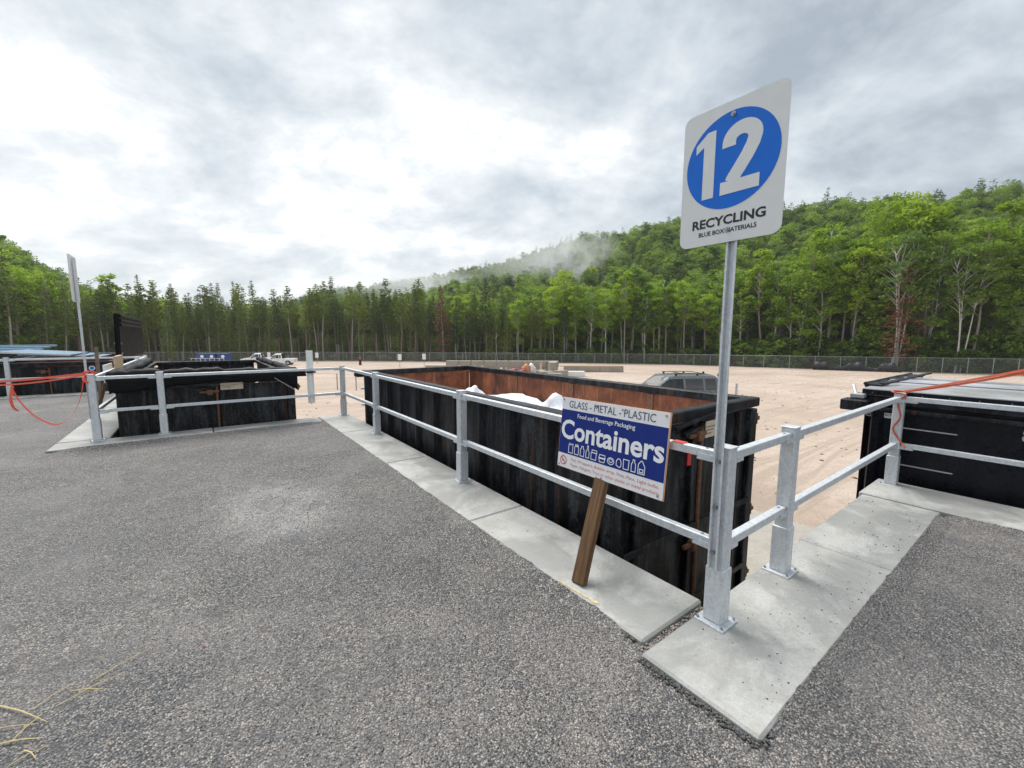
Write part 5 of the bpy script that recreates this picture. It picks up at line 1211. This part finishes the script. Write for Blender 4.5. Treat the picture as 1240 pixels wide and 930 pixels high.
p = lot_pts(26000, 7.0); chips('asphalt_chips', 'dark stone chips loose on the asphalt', p, r4.uniform(0.002, 0.0058, len(p)), 'chip_dark', 1)
p = lot_pts(12000, 7.0); chips('asphalt_chips', 'pale stone chips scattered on the asphalt', p, r4.uniform(0.002, 0.0050, len(p)), 'chip_light', 2)
ed = []
for i in range(4200):                        # crumbs along the slab edges
    u = r4.random(); s = abs(r4.normal())*0.018
    if u < 0.42: ed.append((r4.uniform(-0.58, 3.3), -0.50-s+0.012, AZ+0.012))
    elif u < 0.80: ed.append((-0.50-s+0.012, 0.2+8*r4.random()**1.6, AZ+0.012))
    elif u < 0.9: ed.append((-0.585-s, r4.uniform(-0.5, 0.1), AZ+0.006))
    else: ed.append((r4.uniform(-4.3, -0.6), 7.69-s, AZ+0.008))
ed = np.array(ed); chips('edge_crumbs', 'crumbled dark asphalt along the slab edges', ed, 0.004+0.011*r4.random(len(ed))**2, 'chip_edge', 3)
sp_ = []
for i in range(620):
    if r4.random() < 0.75: sp_.append((r4.uniform(-0.5, 3.2), -0.45+0.5*r4.random()**1.5, 0.001))
    else: sp_.append((r4.uniform(-0.47, 0.08), r4.uniform(0.2, 8), 0.001))
sp_ = np.array(sp_); chips('slab_crumbs', 'tiny dark crumbs scattered on the concrete slabs', sp_, 0.0018+0.006*r4.random(len(sp_))**5, 'chip_dark', 4)
jg = np.array([(r4.uniform(-0.54, 0.1), r4.uniform(0.104, 0.146), -0.042+0.02*r4.random()) for i in range(260)]); chips('joint_gravel', 'gravel in the open joint between the slabs at the corner post', jg, r4.uniform(0.004, 0.014, len(jg)), 'chip_light', 6)
def lip(name, a, b, inward, w0=0.10, seed=0, amp=0.030):
    r_ = np.random.default_rng(seed); a, b = np.array(a, float), np.array(b, float); L = np.linalg.norm(b-a); n = int(L/0.012); d = (b-a)/L; nn = np.array(inward, float)
    k = np.convolve(r_.normal(size=n+1), np.ones(5)/5, 'same')+0.8*np.convolve(r_.normal(size=n+1), np.ones(25)/25, 'same')*2
    v = []; f = []
    for i in range(n+1):
        e_ = min(1.0, min(i, n-i)/14.0); p = a+d*L*i/n; q = p+nn*((amp*0.45*k[i]+0.004)*e_-0.02*(1-e_)); o = p-nn*(0.032+(w0-0.032)*e_)
        v += [(o[0], o[1], AZ+0.001), (p[0]-nn[0]*0.03, p[1]-nn[1]*0.03, AZ+0.001+(0.021+0.004*r_.random())*e_), (q[0], q[1], (0.003+0.005*r_.random())*e_+(AZ+0.002)*(1-e_)), (q[0]+nn[0]*0.004, q[1]+nn[1]*0.004, -0.004*e_+(AZ+0.001)*(1-e_))]
        if i: f += [(4*i-4+j, 4*i+j, 4*i+j+1, 4*i-3+j) for j in range(3)]
    o = MB().add(v, f).build(name, 'asphalt'); tag(o, kind='structure')
lip('asphalt_edge', (-0.55, -0.50), (3.30, -0.50), (0, 1), seed=1)
lip('asphalt_edge', (-0.50, 8.0), (-0.50, 0.20), (1, 0), seed=2, amp=0.022)
lip('asphalt_edge', (3.315, -0.5), (3.315, -3.4), (1, 0), seed=3, amp=0.02)
lip('asphalt_edge', (-4.2, 7.69), (-0.55, 7.69), (0, 1), seed=4, amp=0.012)
ys_ = []
for i in range(5200):
    dp = 8+62*r4.random()**0.8; px = r4.uniform(330, 1240); q = yard(px, dp)
    ys_.append((q.x, q.y, q.z+0.005))
ys_ = np.array(ys_); chips('yard_stones', 'scattered stones on the tan gravel yard', ys_, 0.012+0.07*r4.random(len(ys_))**4, 'yard_stone', 12)
# straws at the lower left
for i, (a_, b_, lab) in enumerate([((-3.25, 1.70), (-3.03, 1.43), 'thick dry straw stalk at the lower left corner'), ((-3.16, 1.40), (-3.02, 1.33), 'short dry straw below the thick stalk'), ((-3.07, 1.30), (-3.02, 1.22), 'bent dry straw at the bottom left edge'),
        ((-3.02, 1.52), (-2.80, 1.60), 'thin dry grass stem right of the thick stalk'), ((-2.92, 1.62), (-2.70, 1.74), 'dry grass stem furthest right of the straws'), ((-3.10, 1.56), (-2.98, 1.66), 'thin pale straw above the thick stalk'), ((-3.13, 1.38), (-3.06, 1.50), 'thin straw crossing below the thick stalk'), ((-3.22, 1.52), (-3.06, 1.44), 'pale straw just left of the thick stalk'), ((-2.99, 1.60), (-2.86, 1.52), 'short pale straw lying across the grass stems'), ((-3.10, 1.24), (-2.99, 1.27), 'lowest short straw at the bottom left edge')]):
    a = Vector((*a_, AZ+0.008)); b = Vector((*b_, AZ+0.009)); mid_ = a.lerp(b, 0.5)+Vector((0.003*(-1)**i, 0.003, 0.006))
    tag(MB().tube([a, mid_, b], [0.0035 if i < 2 else 0.002, 0.003 if i < 2 else 0.002, 0.001], 5).build('straw', 'straw'), lab, 'straw', 'straws on the asphalt')
tag(MB().box(-2.47, -2.461, 1.585, 1.592, AZ+0.004, AZ+0.010, 0.001).build('plastic_scrap', 'pink_plastic'), 'tiny pink plastic scrap on the asphalt', 'litter')

# ------------------------------------------------------------------ haze: even thin damp air round everything
m_ = bpy.data.materials.new('haze'); m_.use_nodes = True; MAT['haze'] = m_; b_ = NB(m_.node_tree); m_.node_tree.nodes.clear()
pv_ = b_.n('ShaderNodeVolumePrincipled'); pv_.inputs['Color'].default_value = (0.93, 0.96, 1.0, 1); pv_.inputs['Density'].default_value = 0.00022
ou_ = b_.n('ShaderNodeOutputMaterial'); b_.l(pv_.outputs[0], ou_.inputs['Volume'])
hz = MB().box(-2300, 2300, -2300, 2300, -9, 110).build('haze', 'haze'); tag(hz, 'pale damp haze in the valley air', 'haze', kind='stuff')
def mist(px, ypx, depth, rx, rz, dens, seed, label):
    xc = (px-620)/FPX*depth; X, Y = F(xc, depth); z = CAM.z+(407-ypx)/FPX*depth
    m = bpy.data.materials.new('mist'); m.use_nodes = True; b = NB(m.node_tree); m.node_tree.nodes.clear()
    p = b.n('ShaderNodeVolumePrincipled'); p.inputs['Color'].default_value = (0.97, 0.985, 1.0, 1); p.inputs['Anisotropy'].default_value = 0.45
    tc_ = b.n('ShaderNodeTexCoord').outputs['Object']
    fall = b.ramp(b.vmath('LENGTH', tc_), [(0.15, 1.0), (1.0, 0.0)], 'EASE')
    n = b.ramp(b.noise(b.mapping(tc_, loc=(seed, seed*0.7, 1), scale=(1, 1, 0.7), rot=(0, 0.5, 0)), 1.5, 4, 0.6, 0.8), [(0.40, 0.0), (0.66, 1.0)])
    b.l(b.math('MULTIPLY', b.math('MULTIPLY', fall, n), dens), p.inputs['Density'])
    o = b.n('ShaderNodeOutputMaterial'); b.l(p.outputs[0], o.inputs['Volume'])
    bm = bmesh.new(); bmesh.ops.create_icosphere(bm, subdivisions=3, radius=1.0); me = bpy.data.meshes.new('mist'); bm.to_mesh(me); bm.free(); me.materials.append(m)
    ob = link('mist', me); ob.location = (X, Y, z); ob.scale = (rx, rx*0.45, rz); ob.rotation_euler = (0, 0, YAW); tag(ob, label, 'mist', kind='stuff')
mist(692, 314, 196, 27, 19, 0.20, 1.3, 'white mist wisp drifting on the hill left of the numbered sign')
mist(650, 316, 235, 48, 18, 0.085, 4.1, 'thin mist drifting along the middle of the hillside')
mist(500, 348, 300, 75, 15, 0.075, 7.7, 'thin mist over the low left end of the hillside')
